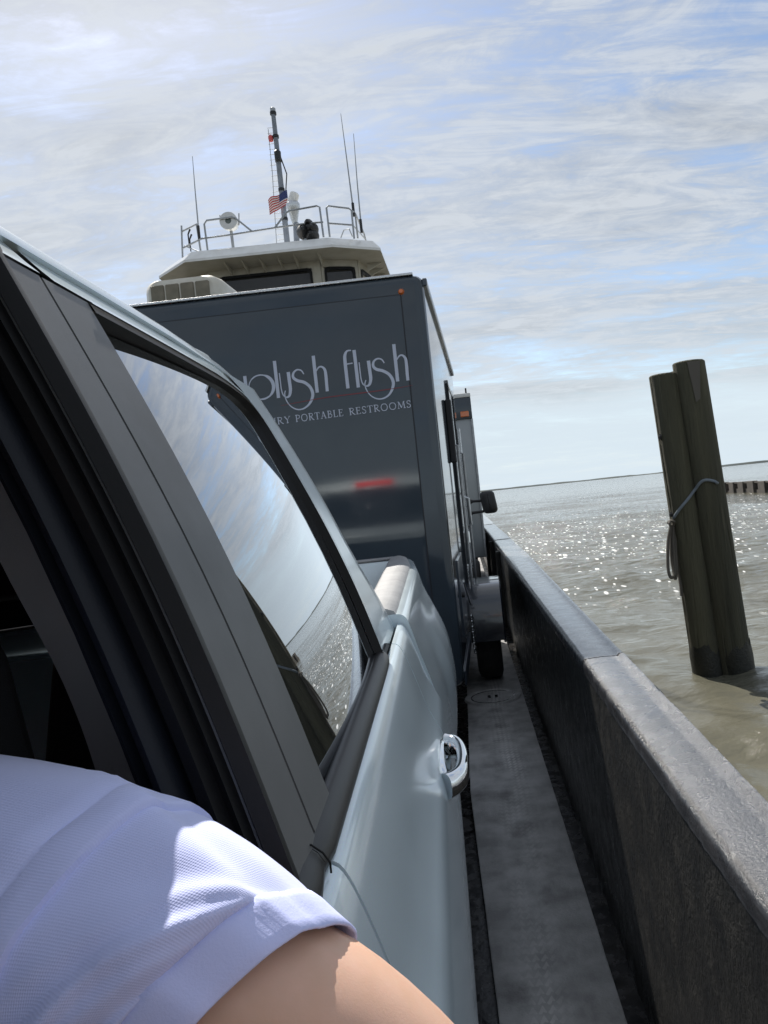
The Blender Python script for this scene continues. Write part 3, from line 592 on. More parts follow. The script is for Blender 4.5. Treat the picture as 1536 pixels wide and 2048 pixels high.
# searchlight
pp = q1(455, 665, YF+.15); pt = q1(443, 568, YF+.15)
sl = MB().tube([pp, pt], .03, 8).build('searchlight_post', 'rail', ferry)
pl = q1(440, 540, YF+.15)
b = MB(); b.lathe([(.0, .20), (.09, .18), (.15, .08), (.175, -.06), (.175, -.13), (.15, -.13)], 24, pl, 'Y'); b.build('searchlight_housing', 'white_roof', sl)
MB().lathe([(0, -.09), (.152, -.10), (.152, -.115), (0, -.14)], 24, pl, 'Y').build('searchlight_lens', 'lamp_glass', sl)
MB().tube([pt+Vector((-.19, 0, .30)), pt+Vector((-.17, 0, .08)), pt, pt+Vector((.17, 0, .08)), pt+Vector((.19, 0, .30))], .014, 6).build('yoke', 'rail', sl)
# flag on the mast: a thing that hangs from it
fl0 = q1(690, 405, YM-.12)
flag = thing('flag', 'small red and white striped flag with blue canton flying from the grey mast', 'flag', tuple(fl0))
fx, fz = -0.44, 0.32
def fpt(u, w):   # u along fly, w down
    return (fx*u, .05*math.sin(u*7+w*1.5)*(.2+u), .05 - fz*w - .17*u + .02*math.sin(u*9))
for i in range(13):
    u0 = .42 if i < 7 else 0.0
    g = MB().grid([[fpt(u0+(1-u0)*k/12, (i+e)/13) for k in range(13)] for e in (0, .5, 1)]).build('stripe', 'flag_red' if i % 2 == 0 else 'flag_white', flag)
MB().grid([[fpt(.42*k/6, 7/13*e/4) for k in range(7)] for e in range(5)]).build('canton', 'flag_blue', flag)

# ================================================================== PILES, ROPE, BREAKWATER
PB = Vector((2.69, 8.16, WATER)); lean = Vector((-.176, 0.02, 3.64))   # over the height seen
dolphin = thing('mooring_pile_cluster', 'leaning cluster of three dark round timber piles standing in the water', 'piling', tuple(PB))
def pile(off, r0, r1, h, name='pile'):
    rings, seg = [], 120; rg = random.Random(int(off[0]*1000)+5)
    cracks = [(rg.uniform(0, 6.28), rg.uniform(.05, .9), rg.uniform(.15, .55), rg.uniform(.007, .018), rg.uniform(.022, .045)) for _ in range(30)]
    for k in range(61):
        t = -.35 + (h/3.64+.35)*k/60; c_ = Vector((off[0], off[1], 0)) + lean*t; rr0 = r0 + (r1-r0)*max(t, 0)
        ring = []
        for j in range(seg):
            a = 2*math.pi*j/seg; cut = 0
            for ca, tm, tl_, dp, wd in cracks:
                if abs(t-tm) < tl_/2:
                    da = (a - ca - .10*math.sin(t*9+ca) + math.pi) % (2*math.pi) - math.pi
                    if abs(da) < wd*2.2: cut = max(cut, dp*math.exp(-(da/wd)**2)*(1-(2*abs(t-tm)/tl_)**2))
            q = rr0*(1+.03*noise.noise((math.cos(a)*2+off[0]*9, math.sin(a)*2+off[1]*5, t*2))) - cut
            ring.append((c_.x + math.cos(a)*q, c_.y + math.sin(a)*q, c_.z))
        rings.append(ring)
    top = rings[-1]; cc_ = sum((Vector(q) for q in top), Vector())/seg
    rings.append([tuple(cc_ + (Vector(q)-cc_)*.93 + Vector((0, 0, .012))) for q in top])
    o = MB().loft(rings).build(name, 'pile', dolphin, 40); return o
P1 = pile((-.135, .03), .180, .165, 3.47); P2 = pile((.125, -.06), .185, .172, 3.57); P3 = pile((.16, .25), .18, .165, 3.52)
# scarf cut on the middle pile's head
pt_ = Vector((.125, -.06, 0)) + lean*(3.57/3.64)
b = MB(); b.add([pt_+Vector((-.07, -.1735, -.01)), pt_+Vector((.07, -.1735, -.01)), pt_+Vector((.03, -.187, -.42)), pt_+Vector((-.02, -.187, -.45))], [(0, 1, 2, 3)]); b.add([pt_+Vector((-.07, -.165, -.01)), pt_+Vector((.07, -.165, -.01)), pt_+Vector((.03, -.18, -.42)), pt_+Vector((-.02, -.18, -.45))], [(3, 2, 1, 0)]); b.build('head_cut', 'rope', P2)
for off, r_, nm in (((-.135, .03), .188, P1), ((.135, -.06), .193, P2), ((.16, .25), .188, P3)):
    rings = []
    for k in range(7):
        t = -.12 + .255*k/6; c_ = Vector((off[0], off[1], 0)) + lean*t
        rings.append([(c_.x+math.cos(a)*(r_ - (.012 if k == 6 else 0))*(1+.03*noise.noise((math.cos(a)*3, math.sin(a)*3, k))), c_.y+math.sin(a)*(r_-(.012 if k == 6 else 0)), c_.z+(.10*noise.noise((math.cos(a)*2.5, math.sin(a)*2.5, off[0])) if k == 6 else 0)) for a in [2*math.pi*j/26 for j in range(26)]])
    MB().loft(rings, True, False).build('wet_growth', 'pile_wet', nm)
def dpt(px_, py_, Y): return at(px_, py_, Y) - PB
for px_, py_, s_ in ((1323, 874, -1), (1422, 869, 1), (1345, 1029, -1), (1443, 1013, 1)):
    p = dpt(px_+s_*3, py_, 8.14); MB().tube([p-Vector((s_*.14, 0, 0)), p+Vector((s_*.02, 0, 0))], .013, 8).tube([p-Vector((s_*.012, 0, 0)), p+Vector((s_*.014, 0, 0))], .030, 6).build('bolt', 'dark_metal', dolphin)
rope = thing('mooring_rope', 'faded mooring line looped round the piles with a coil hanging on the left', 'rope', tuple(PB))
def dq(x, y, Y): return dpt(1300+x*.1757, 880+y*.1757, Y)
bpy.context.view_layer.update(); dg_ = bpy.context.evaluated_depsgraph_get()
def on_pile(x, y, lift=.012):
    d_ = ray(1300+x*.1757, 880+y*.1757).normalized(); h_, p_, n_, i_, o_, m_ = scene.ray_cast(dg_, Vector((0, 0, EYE)), d_)
    return (p_ - d_*lift - PB) if h_ and o_.name.startswith(('pile', 'wet_growth', 'head_cut')) else None
front = [on_pile(*q) for q in ((300, 840), (335, 790), (380, 735), (430, 675), (475, 615), (520, 555), (560, 500), (600, 466), (650, 455), (700, 462), (740, 474), (762, 488))]
front = [q for q in front if q is not None]
loop = [dq(258, 912, 8.30), dq(272, 885, 8.13)] + front + [dq(800, 500, 8.22), dq(805, 520, 8.45), dq(700, 640, 8.65), dq(480, 760, 8.62), dq(300, 880, 8.5), dq(258, 912, 8.30)]
b = MB(); b.tube(smooth_path(loop, 5), .016, 8); b.build('lashing', 'rope_blue', rope)
coil = [[(245, 960), (215, 1090), (203, 1250), (205, 1450), (228, 1550), (258, 1562), (280, 1500), (270, 1300), (262, 1080), (262, 980)],
        [(262, 970), (243, 1120), (245, 1330), (275, 1520), (290, 1580), (300, 1480), (292, 1250), (285, 1030), (275, 975)],
        [(275, 985), (285, 1150), (310, 1400), (335, 1560), (352, 1680), (360, 1775)],
        [(285, 990), (310, 1180), (345, 1380), (385, 1520), (350, 1530), (322, 1350), (300, 1120), (285, 990)]]
for i, cpts in enumerate(coil):
    b = MB(); b.tube(smooth_path([dq(x, y, 8.12+.025*i+.02*math.sin(j)) for j, (x, y) in enumerate(cpts)], 5), .018, 7); b.build('coil_strand', 'rope', rope)
b = MB(); kn = dq(245, 950, 8.1)
b.tube([kn+Vector((.03*math.cos(a), .03*math.sin(a*1.5), .03*math.sin(a))) for a in [k*.5 for k in range(20)]], .015, 7); b.build('knot', 'rope', rope)
# breakwater: piles with planking between, a pale capping
bw = thing('timber_breakwater', 'low dark timber breakwater with pale gaps standing in the water', 'breakwater', (24.3, 40, WATER))
MB().box(-.12, .12, -14, 34.5, .80, .92).build('cap_beam', 'breakwater', bw); MB().box(.05, .16, -14, 34.5, -.4, .12).build('waler', 'breakwater', bw); MB().box(.25, .42, -14, 34.5, -.4, .74).build('backing_wall', 'concrete', bw)
i = 0; y = -13.8
while y < 34.4:
    w_ = random.uniform(1.05, 1.35); MB().box(-.22, .22, y, y+w_, -.6, .95 + random.uniform(-.03, .03), .03).build('sheet_pile', 'breakwater', bw)
    MB().box(-.06, .06, y+w_+.02, y+w_+.9, -.5, .22+random.uniform(-.1, .15)).build('plank', 'breakwater', bw)
    y += w_ + random.uniform(.85, 1.05)

# ================================================================== TRAILER
TRW, TRL, TZ0, TZ1 = 2.50, 3.72, 0.40, 2.995
TR = Vector((-.093, 4.60, 0)); TYAW = R(-2.2)
trailer = thing('restroom_trailer', 'dark slate box trailer with silver script lettering and roof air conditioner behind the pickup', 'trailer', tuple(TR), TYAW)
def tloc(px_, py_, yl=-.004):    # photo pixel to trailer-local point on the front plane
    d = ray(px_, py_); o = Vector((0, 0, EYE)) - TR
    ca, sa = math.cos(-TYAW), math.sin(-TYAW)
    ro = lambda v: Vector((v.x*ca - v.y*sa, v.x*sa + v.y*ca, v.z))
    o, d = ro(o), ro(d); t = (yl - o.y)/d.y; p = o + d*t; return p
def rrect(x0, x1, z0, z1, rad, y, n=6):
    pts = []
    for sx, sz, a0 in ((x1, z1, 0), (x0, z1, 90), (x0, z0, 180), (x1, z0, 270)):
        for k in range(n):
            a = R(a0 + 90*k/(n-1)); ax, az = math.cos(a), math.sin(a)
            pts.append((sx - (rad if sx == x1 else -rad) + rad*ax, y, sz - (rad if sz == z1 else -rad) + rad*az))
    return pts
b = MB(); rings = [rrect(-TRW+.05, -.05, TZ0+.05, TZ1-.05, .03, 0)]
for y_, e in ((.006, .028), (.02, .010), (.045, .001), (.06, 0), (TRL-.02, 0), (TRL, .02)):
    rings.append(rrect(-TRW+e, -e, TZ0+e, TZ1-e, .06, y_))
body = b.loft(rings).build('box_body', 'trailer', trailer, 30)
# front sheet between the corner extrusions, edged by a dark joint
xa, xb = -TRW+.15, -.15; za, zb = TZ0+.1, TZ1-.125
MB().prism(rrect2 := [(xa, za), (xb, za), (xb, zb), (xa, zb)], 'y', -.003, .012).build('front_panel', 'trailer', trailer)
for x0, x1, z0, z1 in ((xb, xb+.008, za-.006, zb+.006), (xa-.008, xa, za-.006, zb+.006), (xa, xb, zb, zb+.006), (xa, xb, za-.006, za)):
    MB().box(x0, x1, -.0015, .01, z0, z1).build('panel_joint', 'seam', trailer)
p = tloc(802, 583); MB().lathe([(0, -.018), (.012, -.018), (.017, -.006), (.02, 0)], 14, (p.x, 0, p.z), 'Y').build('clearance_lamp', 'amber_lens', trailer)
MB().lathe([(0, -.018), (.012, -.018), (.017, -.006), (.02, 0)], 14, (-TRW-p.x, 0, p.z), 'Y').build('clearance_lamp', 'amber_lens', trailer)
MB().box(-TRW+.06, -.06, .004, .05, TZ1-.004, TZ1+.012, .004, 2).build('roof_edge_trim', 'aluminium', trailer)
# right-hand side
MB().box(-.01, .022, .05, TRL-.02, TZ1-.07, TZ1-.02, .006).build('gutter_rail', 'trailer_trim', trailer)
MB().box(-.002, .012, .05, TRL-.03, TZ0, TZ0+.09, .004).build('skirt_rail', 'trailer_trim', trailer)
dr = MB().box(-.004, .012, 1.75, 2.62, .55, 2.55, .004).build('entry_door', 'trailer', trailer)
for y0, y1 in ((1.72, 1.75), (2.62, 2.65)): MB().box(-.004, .022, y0, y1, .52, 2.58, .003).build('door_frame', 'seam', dr)
MB().box(-.004, .020, 1.72, 2.65, 2.55, 2.58, .003).build('door_frame', 'aluminium', dr)
for z_ in (.85, 1.45, 2.1): MB().box(.010, .034, 1.74, 1.80, z_-.14, z_+.14, .006).build('hinge', 'aluminium', dr)
MB().tube([(.03, 2.5, 1.28), (.075, 2.5, 1.3), (.075, 2.5, 1.55), (.03, 2.5, 1.57)], .012, 8).build('grab_handle', 'aluminium', dr)
MB().box(.01, .05, 2.46, 2.54, 1.12, 1.24, .01).build('door_latch', 'chrome', dr)
dr2 = MB().box(-.004, .012, .45, 1.15, .62, 1.15, .004).build('service_hatch', 'trailer_trim', trailer)
MB().lathe([(0, .0), (.02, 0), (.02, .02), (0, .022)], 12, (.012, .55, .9), 'X').build('hatch_lock', 'black_plastic', dr2)
# folded handrails, lamp with bracket, sun shade bars on the side
for y_ in (1.55, 2.85):
    MB().tube([(.01, y_, .72), (.055, y_, .74), (.055, y_, 2.0), (.01, y_, 2.02)], .014, 8).build('handrail', 'galv', trailer)
MB().box(.0, .05, 1.2, 1.28, 1.85, 2.35, .008).build('porch_lamp', 'dark_metal', trailer)
MB().box(.0, .035, 3.3, 3.40, .8, 2.3, .006).build('side_post', 'aluminium', trailer)
# step chain and steps hung on the side
MB().box(.0, .10, 2.0, 2.5, .34, .40, .006).build('folding_step', 'galv', trailer)
MB().tube([(.03, .62, .98), (.035, 1.2, .75), (.04, 1.75, .60)], .006, 6).build('stay_wire', 'galv', trailer)
for k in range(14):
    z_ = .62 - .022*k; y_ = 1.30 + .018*(k % 2)
    MB().tube([(.035 + .012*math.cos(a)*(1 if k % 2 else .3), y_ + .012*math.cos(a)*(.3 if k % 2 else 1), z_ + .017*math.sin(a)) for a in [2*math.pi*j/8 for j in range(9)]], .0042, 5).build('chain_link', 'chrome', trailer)
# wheel and fender (outside the body, right and left)
for sx in (0, 1):
    x0, x1 = (-.012, .290) if sx == 0 else (-TRW-.315, -TRW-.005)
    yc, zc = 1.80, .36
    for yc in ((1.80,) if sx == 0 else (1.80,)):
        outer, inner = [], []
        prof = [(-.46, .40), (-.455, .62), (-.42, .74), (-.33, .815), (-.2, .842), (.2, .842), (.33, .815), (.42, .74), (.455, .62), (.46, .40)]
        inn = [(y*.955, z if i in (0, 9) else z-.022) for i, (y, z) in enumerate(prof)]
        b = MB(); b.loft([[(x0, yc+y, z), (x1-.012, yc+y, z), (x1, yc+y*.985, z-.012 if 0 < i < 9 else z), (x1, yc+inn[i][0]*.93, inn[i][1]-.03), (x1-.014, yc+inn[i][0]*.93, inn[i][1]-.03), (x1-.02, yc+inn[i][0], inn[i][1]), (x0, yc+inn[i][0], inn[i][1])] for i, (y, z) in enumerate(prof)])
        b.build('fender', 'fender', trailer, 30)
        xm = (x0+x1)/2 + (.0 if sx == 0 else 0); w2 = .105
        ty = MB().lathe([(.20, -w2*.8), (.30, -w2), (.345, -w2*.85), (.358, -w2*.5), (.36, 0), (.358, w2*.5), (.345, w2*.85), (.30, w2), (.20, w2*.8)], 36, (xm, yc, zc), 'X').build('wheel', 'tyre', trailer)
        MB().lathe([(.0, .03), (.08, .04), (.1, -.01), (.17, -.02), (.2, .05), (.21, .09), (.2, .095)], 28, (xm, yc, zc), 'X').build('rim', 'rim', ty)
# underframe, tongue and coupler to the pickup
MB().box(-TRW+.2, -.2, .1, TRL-.1, .28, TZ0-.004).build('chassis', 'dark_metal', trailer)
for s_ in (-1, 1): MB().tube([(-TRW/2+s_*.75, .5, .36), (-TRW/2+s_*.06, -.75, .40)], .045, 6).build('tongue_beam', 'dark_metal', trailer)
MB().box(-TRW/2-.06, -TRW/2+.06, -.98, -.70, .36, .48, .02).build('coupler', 'dark_metal', trailer)
MB().tube([(-TRW/2+.18, -.45, .05), (-TRW/2+.18, -.45, .85)], .035, 10).build('tongue_jack', 'galv', trailer)
# roof air conditioner: rests on the trailer roof, bolted: part of the trailer
pa, pb = tloc(290, 613, .55), tloc(447, 596, .55)
ax0, ax1, azt = pa.x, pa.x + .565, 3.325
b = MB(); rings = []
for y_, e, zt in ((.50, .10, .06), (.515, .05, .02), (.56, .015, .005), (.65, 0, 0), (1.45, 0, 0), (1.55, .02, .01), (1.6, .06, .05)):
    rings.append(rrect(ax0+e, ax1-e, TZ1-.02, azt-zt, .085, y_))
ac = b.loft(rings).build('roof_air_conditioner', 'ac', trailer, 35)
for i in range(4):
    for j in range(2):
        w_ = (ax1-ax0-.14)/4; x0 = ax0+.07+w_*i; z0 = TZ1+.0+.14*j
        MB().box(x0+.006, x0+w_-.006, .488, .52, z0+.006, z0+.132, .006).build('grille_panel', 'ac_grille', ac)
for i in range(9): MB().box(ax1-.006, ax1+.006, .72+.085*i, .775+.085*i, TZ1+.06, TZ1+.2, .003).build('side_louvre', 'ac', ac)

# ---- lettering on the trailer front
def ribbon(pts, widths, per=7, y=-.0045):
    """flat vinyl stroke; pts are trailer-local (x, z)"""
    ps = smooth_path([(p_[0], p_[1], widths[i] if i < len(widths) else widths[-1]) for i, p_ in enumerate(pts)], per)
    l_, r_ = [], []
    for i, p_ in enumerate(ps):
        a, c_ = ps[max(i-1, 0)], ps[min(i+1, len(ps)-1)]; d = Vector((c_.x-a.x, c_.y-a.y, 0)); d = d.normalized() if d.length > 1e-9 else Vector((1, 0, 0))
        nrm = Vector((-d.y, d.x)); w_ = p_.z/2
        l_.append((p_.x+nrm.x*w_, y, p_.y+nrm.y*w_)); r_.append((p_.x-nrm.x*w_, y, p_.y-nrm.y*w_))
    return l_, r_
def S3(x, y): p = tloc(480+x*.2474, 660+y*.2474); return (p.x, p.z)
PXM = .2474*4.6/1479
def glyph(name, strokes, m='letter'):
    b = MB()
    for k, (pts, ws) in enumerate(strokes):
        l_, r_ = ribbon([S3(*q) for q in pts], [w_*PXM for w_ in ws], y=-.0045-.0004*k); b.grid([l_, r_])
    return b.build(name, m, trailer, smooth=None, fix=False)
T_, t_ = 27, 10
def ell(cx_, cy_, rx, ry, a0, a1, n=14): return [(cx_+rx*math.cos(R(a0+(a1-a0)*k/n)), cy_-ry*math.sin(R(a0+(a1-a0)*k/n))) for k in range(n+1)]
glyph('letter', [([(38, 372), (55, 510), (72, 650)], [T_]*3), (ell(172, 462, 100, 98, 200, -150, 20), [8]*4+[11]*4+[22, 26, 28, 28, 26, 22]+[14]*3+[8]*4)])
glyph('letter', [([(278, 250), (295, 400), (312, 550)], [T_]*3)])
glyph('letter', [([(318, 348), (327, 420), (335, 480), (350, 525), (376, 544), (400, 530), (408, 480), (399, 410), (390, 340)], [9, 9, 9, 10, 12, 20, 26, T_, T_])])
sA = [(516, 357), (495, 328), (462, 322), (434, 345), (430, 382), (462, 408), (520, 424), (566, 460), (588, 512), (580, 562), (553, 607), (508, 638), (458, 641), (410, 615), (376, 570), (362, 520), (368, 490)]
sw = [9, 11, 13, 17, 22, 24, 24, 24, 25, 22, 16, 12, 10, 9, 9, 9, 8]
glyph('letter', [(sA, sw)])
glyph('letter', [([(592, 208), (608, 356), (625, 506)], [T_]*3), ([(612, 340), (636, 303), (662, 298), (686, 322), (695, 370), (700, 430), (706, 496)], [9, 12, 15, 22, 25, 25, 25])])
glyph('letter', [([(898, 165), (866, 170), (848, 205), (850, 262), (861, 365), (873, 472)], [9, 14, 24, T_, T_, T_]), ([(862, 276), (910, 268)], [10, 10])])
glyph('letter', [([(922, 162), (940, 313), (957, 465)], [T_]*3)])
glyph('letter', [([(963, 262), (971, 335), (979, 395), (993, 435), (1020, 453), (1046, 441), (1057, 395), (1048, 322), (1038, 248)], [9, 9, 9, 10, 12, 20, 26, T_, T_])])
glyph('letter', [([(1166, 267), (1146, 239), (1112, 232), (1082, 254), (1077, 291), (1104, 318), (1156, 331), (1208, 362), (1238, 415), (1234, 468), (1208, 520), (1162, 552), (1108, 556), (1058, 530), (1024, 486), (1010, 440), (1018, 405)], sw)])
glyph('letter', [([(1243, 115), (1259, 265), (1275, 416)], [T_]*3), ([(1263, 248), (1287, 211), (1313, 205), (1337, 230), (1346, 278), (1351, 340), (1358, 408)], [9, 12, 15, 22, 25, 25, 25])])
glyph('red_stripe', [([(330, 612), (500, 580), (700, 545), (900, 519), (1100, 494), (1300, 464), (1395, 446)], [2, 5, 7, 8, 8, 5, 2])], 'letter_red')
# small serif capitals: strokes in a unit box (width in em), k = thick, n = thin
K_, n_ = .135, .06
G = {
 'L': (.58, [([(.14, 0), (.14, 1)], K_), ([(.02, .97), (.27, .97)], n_), ([(.02, .03), (.52, .03)], n_), ([(.52, 0), (.55, .22)], n_)]),
 'U': (.74, [([(.14, 1), (.14, .35), (.2, .1), (.38, .0), (.55, .1), (.6, .35), (.6, 1)], K_*.8), ([(.02, .97), (.27, .97)], n_), ([(.5, .97), (.72, .97)], n_)]),
 'X': (.72, [([(.08, 1), (.62, 0)], K_), ([(.62, 1), (.08, 0)], n_), ([(0, .97), (.22, .97)], n_), ([(.5, .97), (.72, .97)], n_), ([(0, .03), (.2, .03)], n_), ([(.5, .03), (.72, .03)], n_)]),
 'R': (.68, [([(.14, 0), (.14, 1)], K_), ([(.02, .97), (.3, .97), (.48, .9), (.52, .74), (.44, .58), (.28, .52), (.16, .52)], .085), ([(.28, .52), (.5, .15), (.68, .0)], K_*.9), ([(.02, .03), (.27, .03)], n_)]),
 'Y': (.68, [([(.06, 1), (.34, .48)], K_), ([(.62, 1), (.34, .48)], n_), ([(.34, .5), (.34, 0)], K_), ([(0, .97), (.2, .97)], n_), ([(.5, .97), (.7, .97)], n_), ([(.22, .03), (.47, .03)], n_)]),
 'P': (.60, [([(.14, 0), (.14, 1)], K_), ([(.02, .97), (.3, .97), (.5, .88), (.54, .7), (.46, .53), (.28, .46), (.16, .47)], .09), ([(.02, .03), (.27, .03)], n_)]),
 'O': (.88, [([(.44, .98), (.2, .88), (.08, .5), (.2, .12), (.44, .02), (.68, .12), (.8, .5), (.68, .88), (.44, .98)], .10)]),
 'T': (.66, [([(.33, 0), (.33, 1)], K_), ([(.03, .97), (.63, .97)], n_), ([(.04, .97), (.02, .78)], n_), ([(.62, .97), (.64, .78)], n_), ([(.21, .03), (.46, .03)], n_)]),
 'A': (.76, [([(.36, 1), (.1, 0)], n_), ([(.36, 1), (.62, 0)], K_), ([(.2, .36), (.5, .36)], n_), ([(0, .03), (.22, .03)], n_), ([(.5, .03), (.76, .03)], n_)]),
 'B': (.64, [([(.14, 0), (.14, 1)], K_), ([(.02, .97), (.3, .97), (.46, .88), (.46, .66), (.3, .55), (.16, .54)], .085), ([(.3, .55), (.5, .46), (.56, .28), (.48, .1), (.28, .03), (.02, .03)], .09)]),
 'E': (.60, [([(.14, 0), (.14, 1)], K_), ([(.02, .97), (.5, .97)], n_), ([(.5, .99), (.52, .8)], n_), ([(.16, .53), (.4, .53)], n_), ([(.41, .43), (.41, .63)], n_), ([(.02, .03), (.53, .03)], n_), ([(.53, .02), (.56, .22)], n_)]),
 'S': (.54, [([(.46, .78), (.42, .93), (.28, .98), (.12, .9), (.1, .7), (.26, .53), (.42, .4), (.44, .16), (.28, .02), (.1, .06), (.06, .24)], .095)]),
 'M': (.96, [([(.18, 1), (.12, 0)], n_), ([(.18, 1), (.47, .12)], K_), ([(.76, 1), (.47, .12)], n_), ([(.76, 1), (.82, 0)], K_), ([(.05, .97), (.22, .97)], n_), ([(.74, .97), (.9, .97)], n_), ([(.02, .03), (.24, .03)], n_), ([(.7, .03), (.95, .03)], n_)]),
}
def word(txt, xe0, ye0, xe1, ye1, caph):
    """word set between two base-line points on the trailer front"""
    p0, p1 = S3(xe0, ye0), S3(xe1, ye1); tw = sum(G[c_][0] + .10 for c_ in txt) - .10
    L_ = math.hypot(p1[0]-p0[0], p1[1]-p0[1]); H = caph*PXM; sc = L_/tw; ux = ((p1[0]-p0[0])/L_, (p1[1]-p0[1])/L_); up = (-ux[1], ux[0])
    pen = 0.0; b = MB()
    for c_ in txt:
        w_, st = G[c_]
        for k, (pts, wd) in enumerate(st):
            q = [(p0[0] + ux[0]*(pen+x)*sc + up[0]*z*H, p0[1] + ux[1]*(pen+x)*sc + up[1]*z*H) for x, z in pts]
            l_, r_ = ribbon(q, [wd*H*1.0]*len(q), 4, -.0045-.0003*k); b.grid([l_, r_])
        pen += w_ + .10
    return b.build('lettering', 'letter', trailer, smooth=None, fix=False)
word('LUXURY', 70, 795, 412, 750, 56); word('PORTABLE', 452, 745, 838, 695, 57); word('RESTROOMS', 886, 690, 1386, 624, 57)

# ================================================================== BOX TRUCK behind the trailer (faces the pickup)
BX, BY = .285, 10.6
boxt = thing('box_truck', 'light grey box truck with amber marker lamp parked behind the restroom trailer', 'truck', (BX, BY, 0), R(-.6))
b = MB(); b.box(-2.42, 0, .02, 4.6, .66, EYE+1.415, .03, 2); bb = b.build('cargo_box', 'box_grey', boxt)
MB().box(-2.43, .006, -.012, .10, EYE+1.06, EYE+1.37, .012, 2).build('front_header', 'trailer', boxt)
MB().box(-2.43, .008, -.02, .14, EYE+1.37, EYE+1.43, .012, 2).build('roof_cap', 'box_cap', boxt)
for x0 in (-.16, -2.37): MB().box(x0, x0+.12, -.03, .0, EYE+1.09, EYE+1.17, .008).build('marker_lamp', 'amber_lens', boxt)
MB().tube([(-.05, 0, EYE+1.42), (-.05, 0, EYE+1.50)], .012, 8).build('roof_stud', 'dark_metal', boxt)
for x0 in (-.34, -.62, -.9): MB().box(x0, x0+.012, -.004, .03, .70, EYE+1.05, .002).build('panel_rib', 'aluminium', boxt)
MB().box(-.02, .010, .0, .05, .66, EYE+1.06, .004).build('corner_post', 'galv', boxt)
# van cab
def cab_ring(y, hw, z0, z1, top): return [(-1.21-hw, y, z0), (-1.21-hw, y, z1*.62+z0*.38), (-1.21-hw*top, y, z1), (-1.21+hw*top, y, z1), (-1.21+hw, y, z1*.62+z0*.38), (-1.21+hw, y, z0)]
b = MB(); b.loft([cab_ring(.0, .95, .45, 2.15, .78), cab_ring(-.6, .97, .45, 2.2, .78), cab_ring(-1.05, .97, .45, 1.45, .93), cab_ring(-1.5, .93, .5, 1.28, .9), cab_ring(-1.58, .9, .55, 1.15, .9)]); cab = b.build('cab', 'van_white', boxt, 25)
b = MB(); b.add([(-1.21-.82, -.635, 2.1), (-1.21+.82, -.635, 2.1), (-1.21+.9, -1.06, 1.47), (-1.21-.9, -1.06, 1.47)], [(0, 1, 2, 3)]); b.build('windscreen', 'cabin_glass', cab)
MB().box(-1.21-.94, -1.21+.94, -1.66, -1.5, .38, .62, .04, 2).build('bumper', 'dark_metal', boxt)
for s_ in (-1, 1): MB().box(-1.21+s_*.72-.15, -1.21+s_*.72+.15, -1.6, -1.5, .82, 1.05, .03, 2).build('headlight', 'white_lens', boxt)
MB().box(-1.21-.5, -1.21+.5, -1.6, -1.5, .8, 1.08, .02).build('grille', 'dark_metal', boxt)
MB().box(-2.0, -.42, .1, 4.4, .40, .655).build('chassis', 'dark_metal', boxt)
for x0 in (-.22, -2.2):
    for yy in (-.95, 3.2):
        ty = MB().lathe([(.2, -.1), (.35, -.11), (.39, -.08), (.395, 0), (.39, .08), (.35, .11), (.2, .1)], 30, (x0, yy, .34), 'X').build('wheel', 'tyre', boxt)
        MB().lathe([(0, .06), (.1, .06), (.12, 0), (.2, .02), (.21, .1), (.19, .1)], 24, (x0, yy, .34), 'X').build('rim', 'rim', ty)
# tow mirrors on two arms
def bq(x, y, Y): p = at(860+x*.15625, 740+y*.15625, Y); return Vector((p.x-BX, p.y-BY, p.z))
YMR = BY-.85
mc = bq(760, 1690, YMR); b = MB()
rings = []
for y_, e in ((-.07, .045), (-.055, .018), (-.02, 0), (.05, 0), (.06, .012)):
    w2, h2 = .098-e, .148-e; ring = []
    for sx, sz, a0 in ((1, 1, 0), (-1, 1, 90), (-1, -1, 180), (1, -1, 270)):
        for k in range(5):
            a = R(a0+22.5*k); ring.append((mc.x + sx*(w2-.055) + .055*math.cos(a) + .012*(-sz), mc.y+y_, mc.z + sz*(h2-.055) + .055*math.sin(a)))
    rings.append(ring)
mir = MB().loft(rings).build('side_mirror', 'black_plastic', boxt, 40)
MB().loft([[(mc.x+sx*.075, mc.y+.063, mc.z+sz*.12) for sx, sz in ((-1, -1), (1, -1), (1, 1), (-1, 1))], [(mc.x+sx*.073, mc.y+.066, mc.z+sz*.118) for sx, sz in ((-1, -1), (1, -1), (1, 1), (-1, 1))]]).build('mirror_glass', 'chrome', mir)
for ya, yb in ((1690, 1670), (1850, 1805)):
    b = MB(); b.tube([bq(430, ya-5, YMR+.02), bq(500, ya, YMR+.02), bq(560, (ya+yb)/2, YMR), bq(720, yb, YMR)], [.05, .042, .018, .018], 8); b.build('mirror_arm', 'black_plastic', mir)
b = MB(); b.tube([bq(460, 1640, YMR+.05), bq(480, 1900, YMR+.05)], .035, 8); b.build('mirror_bracket', 'black_plastic', mir)

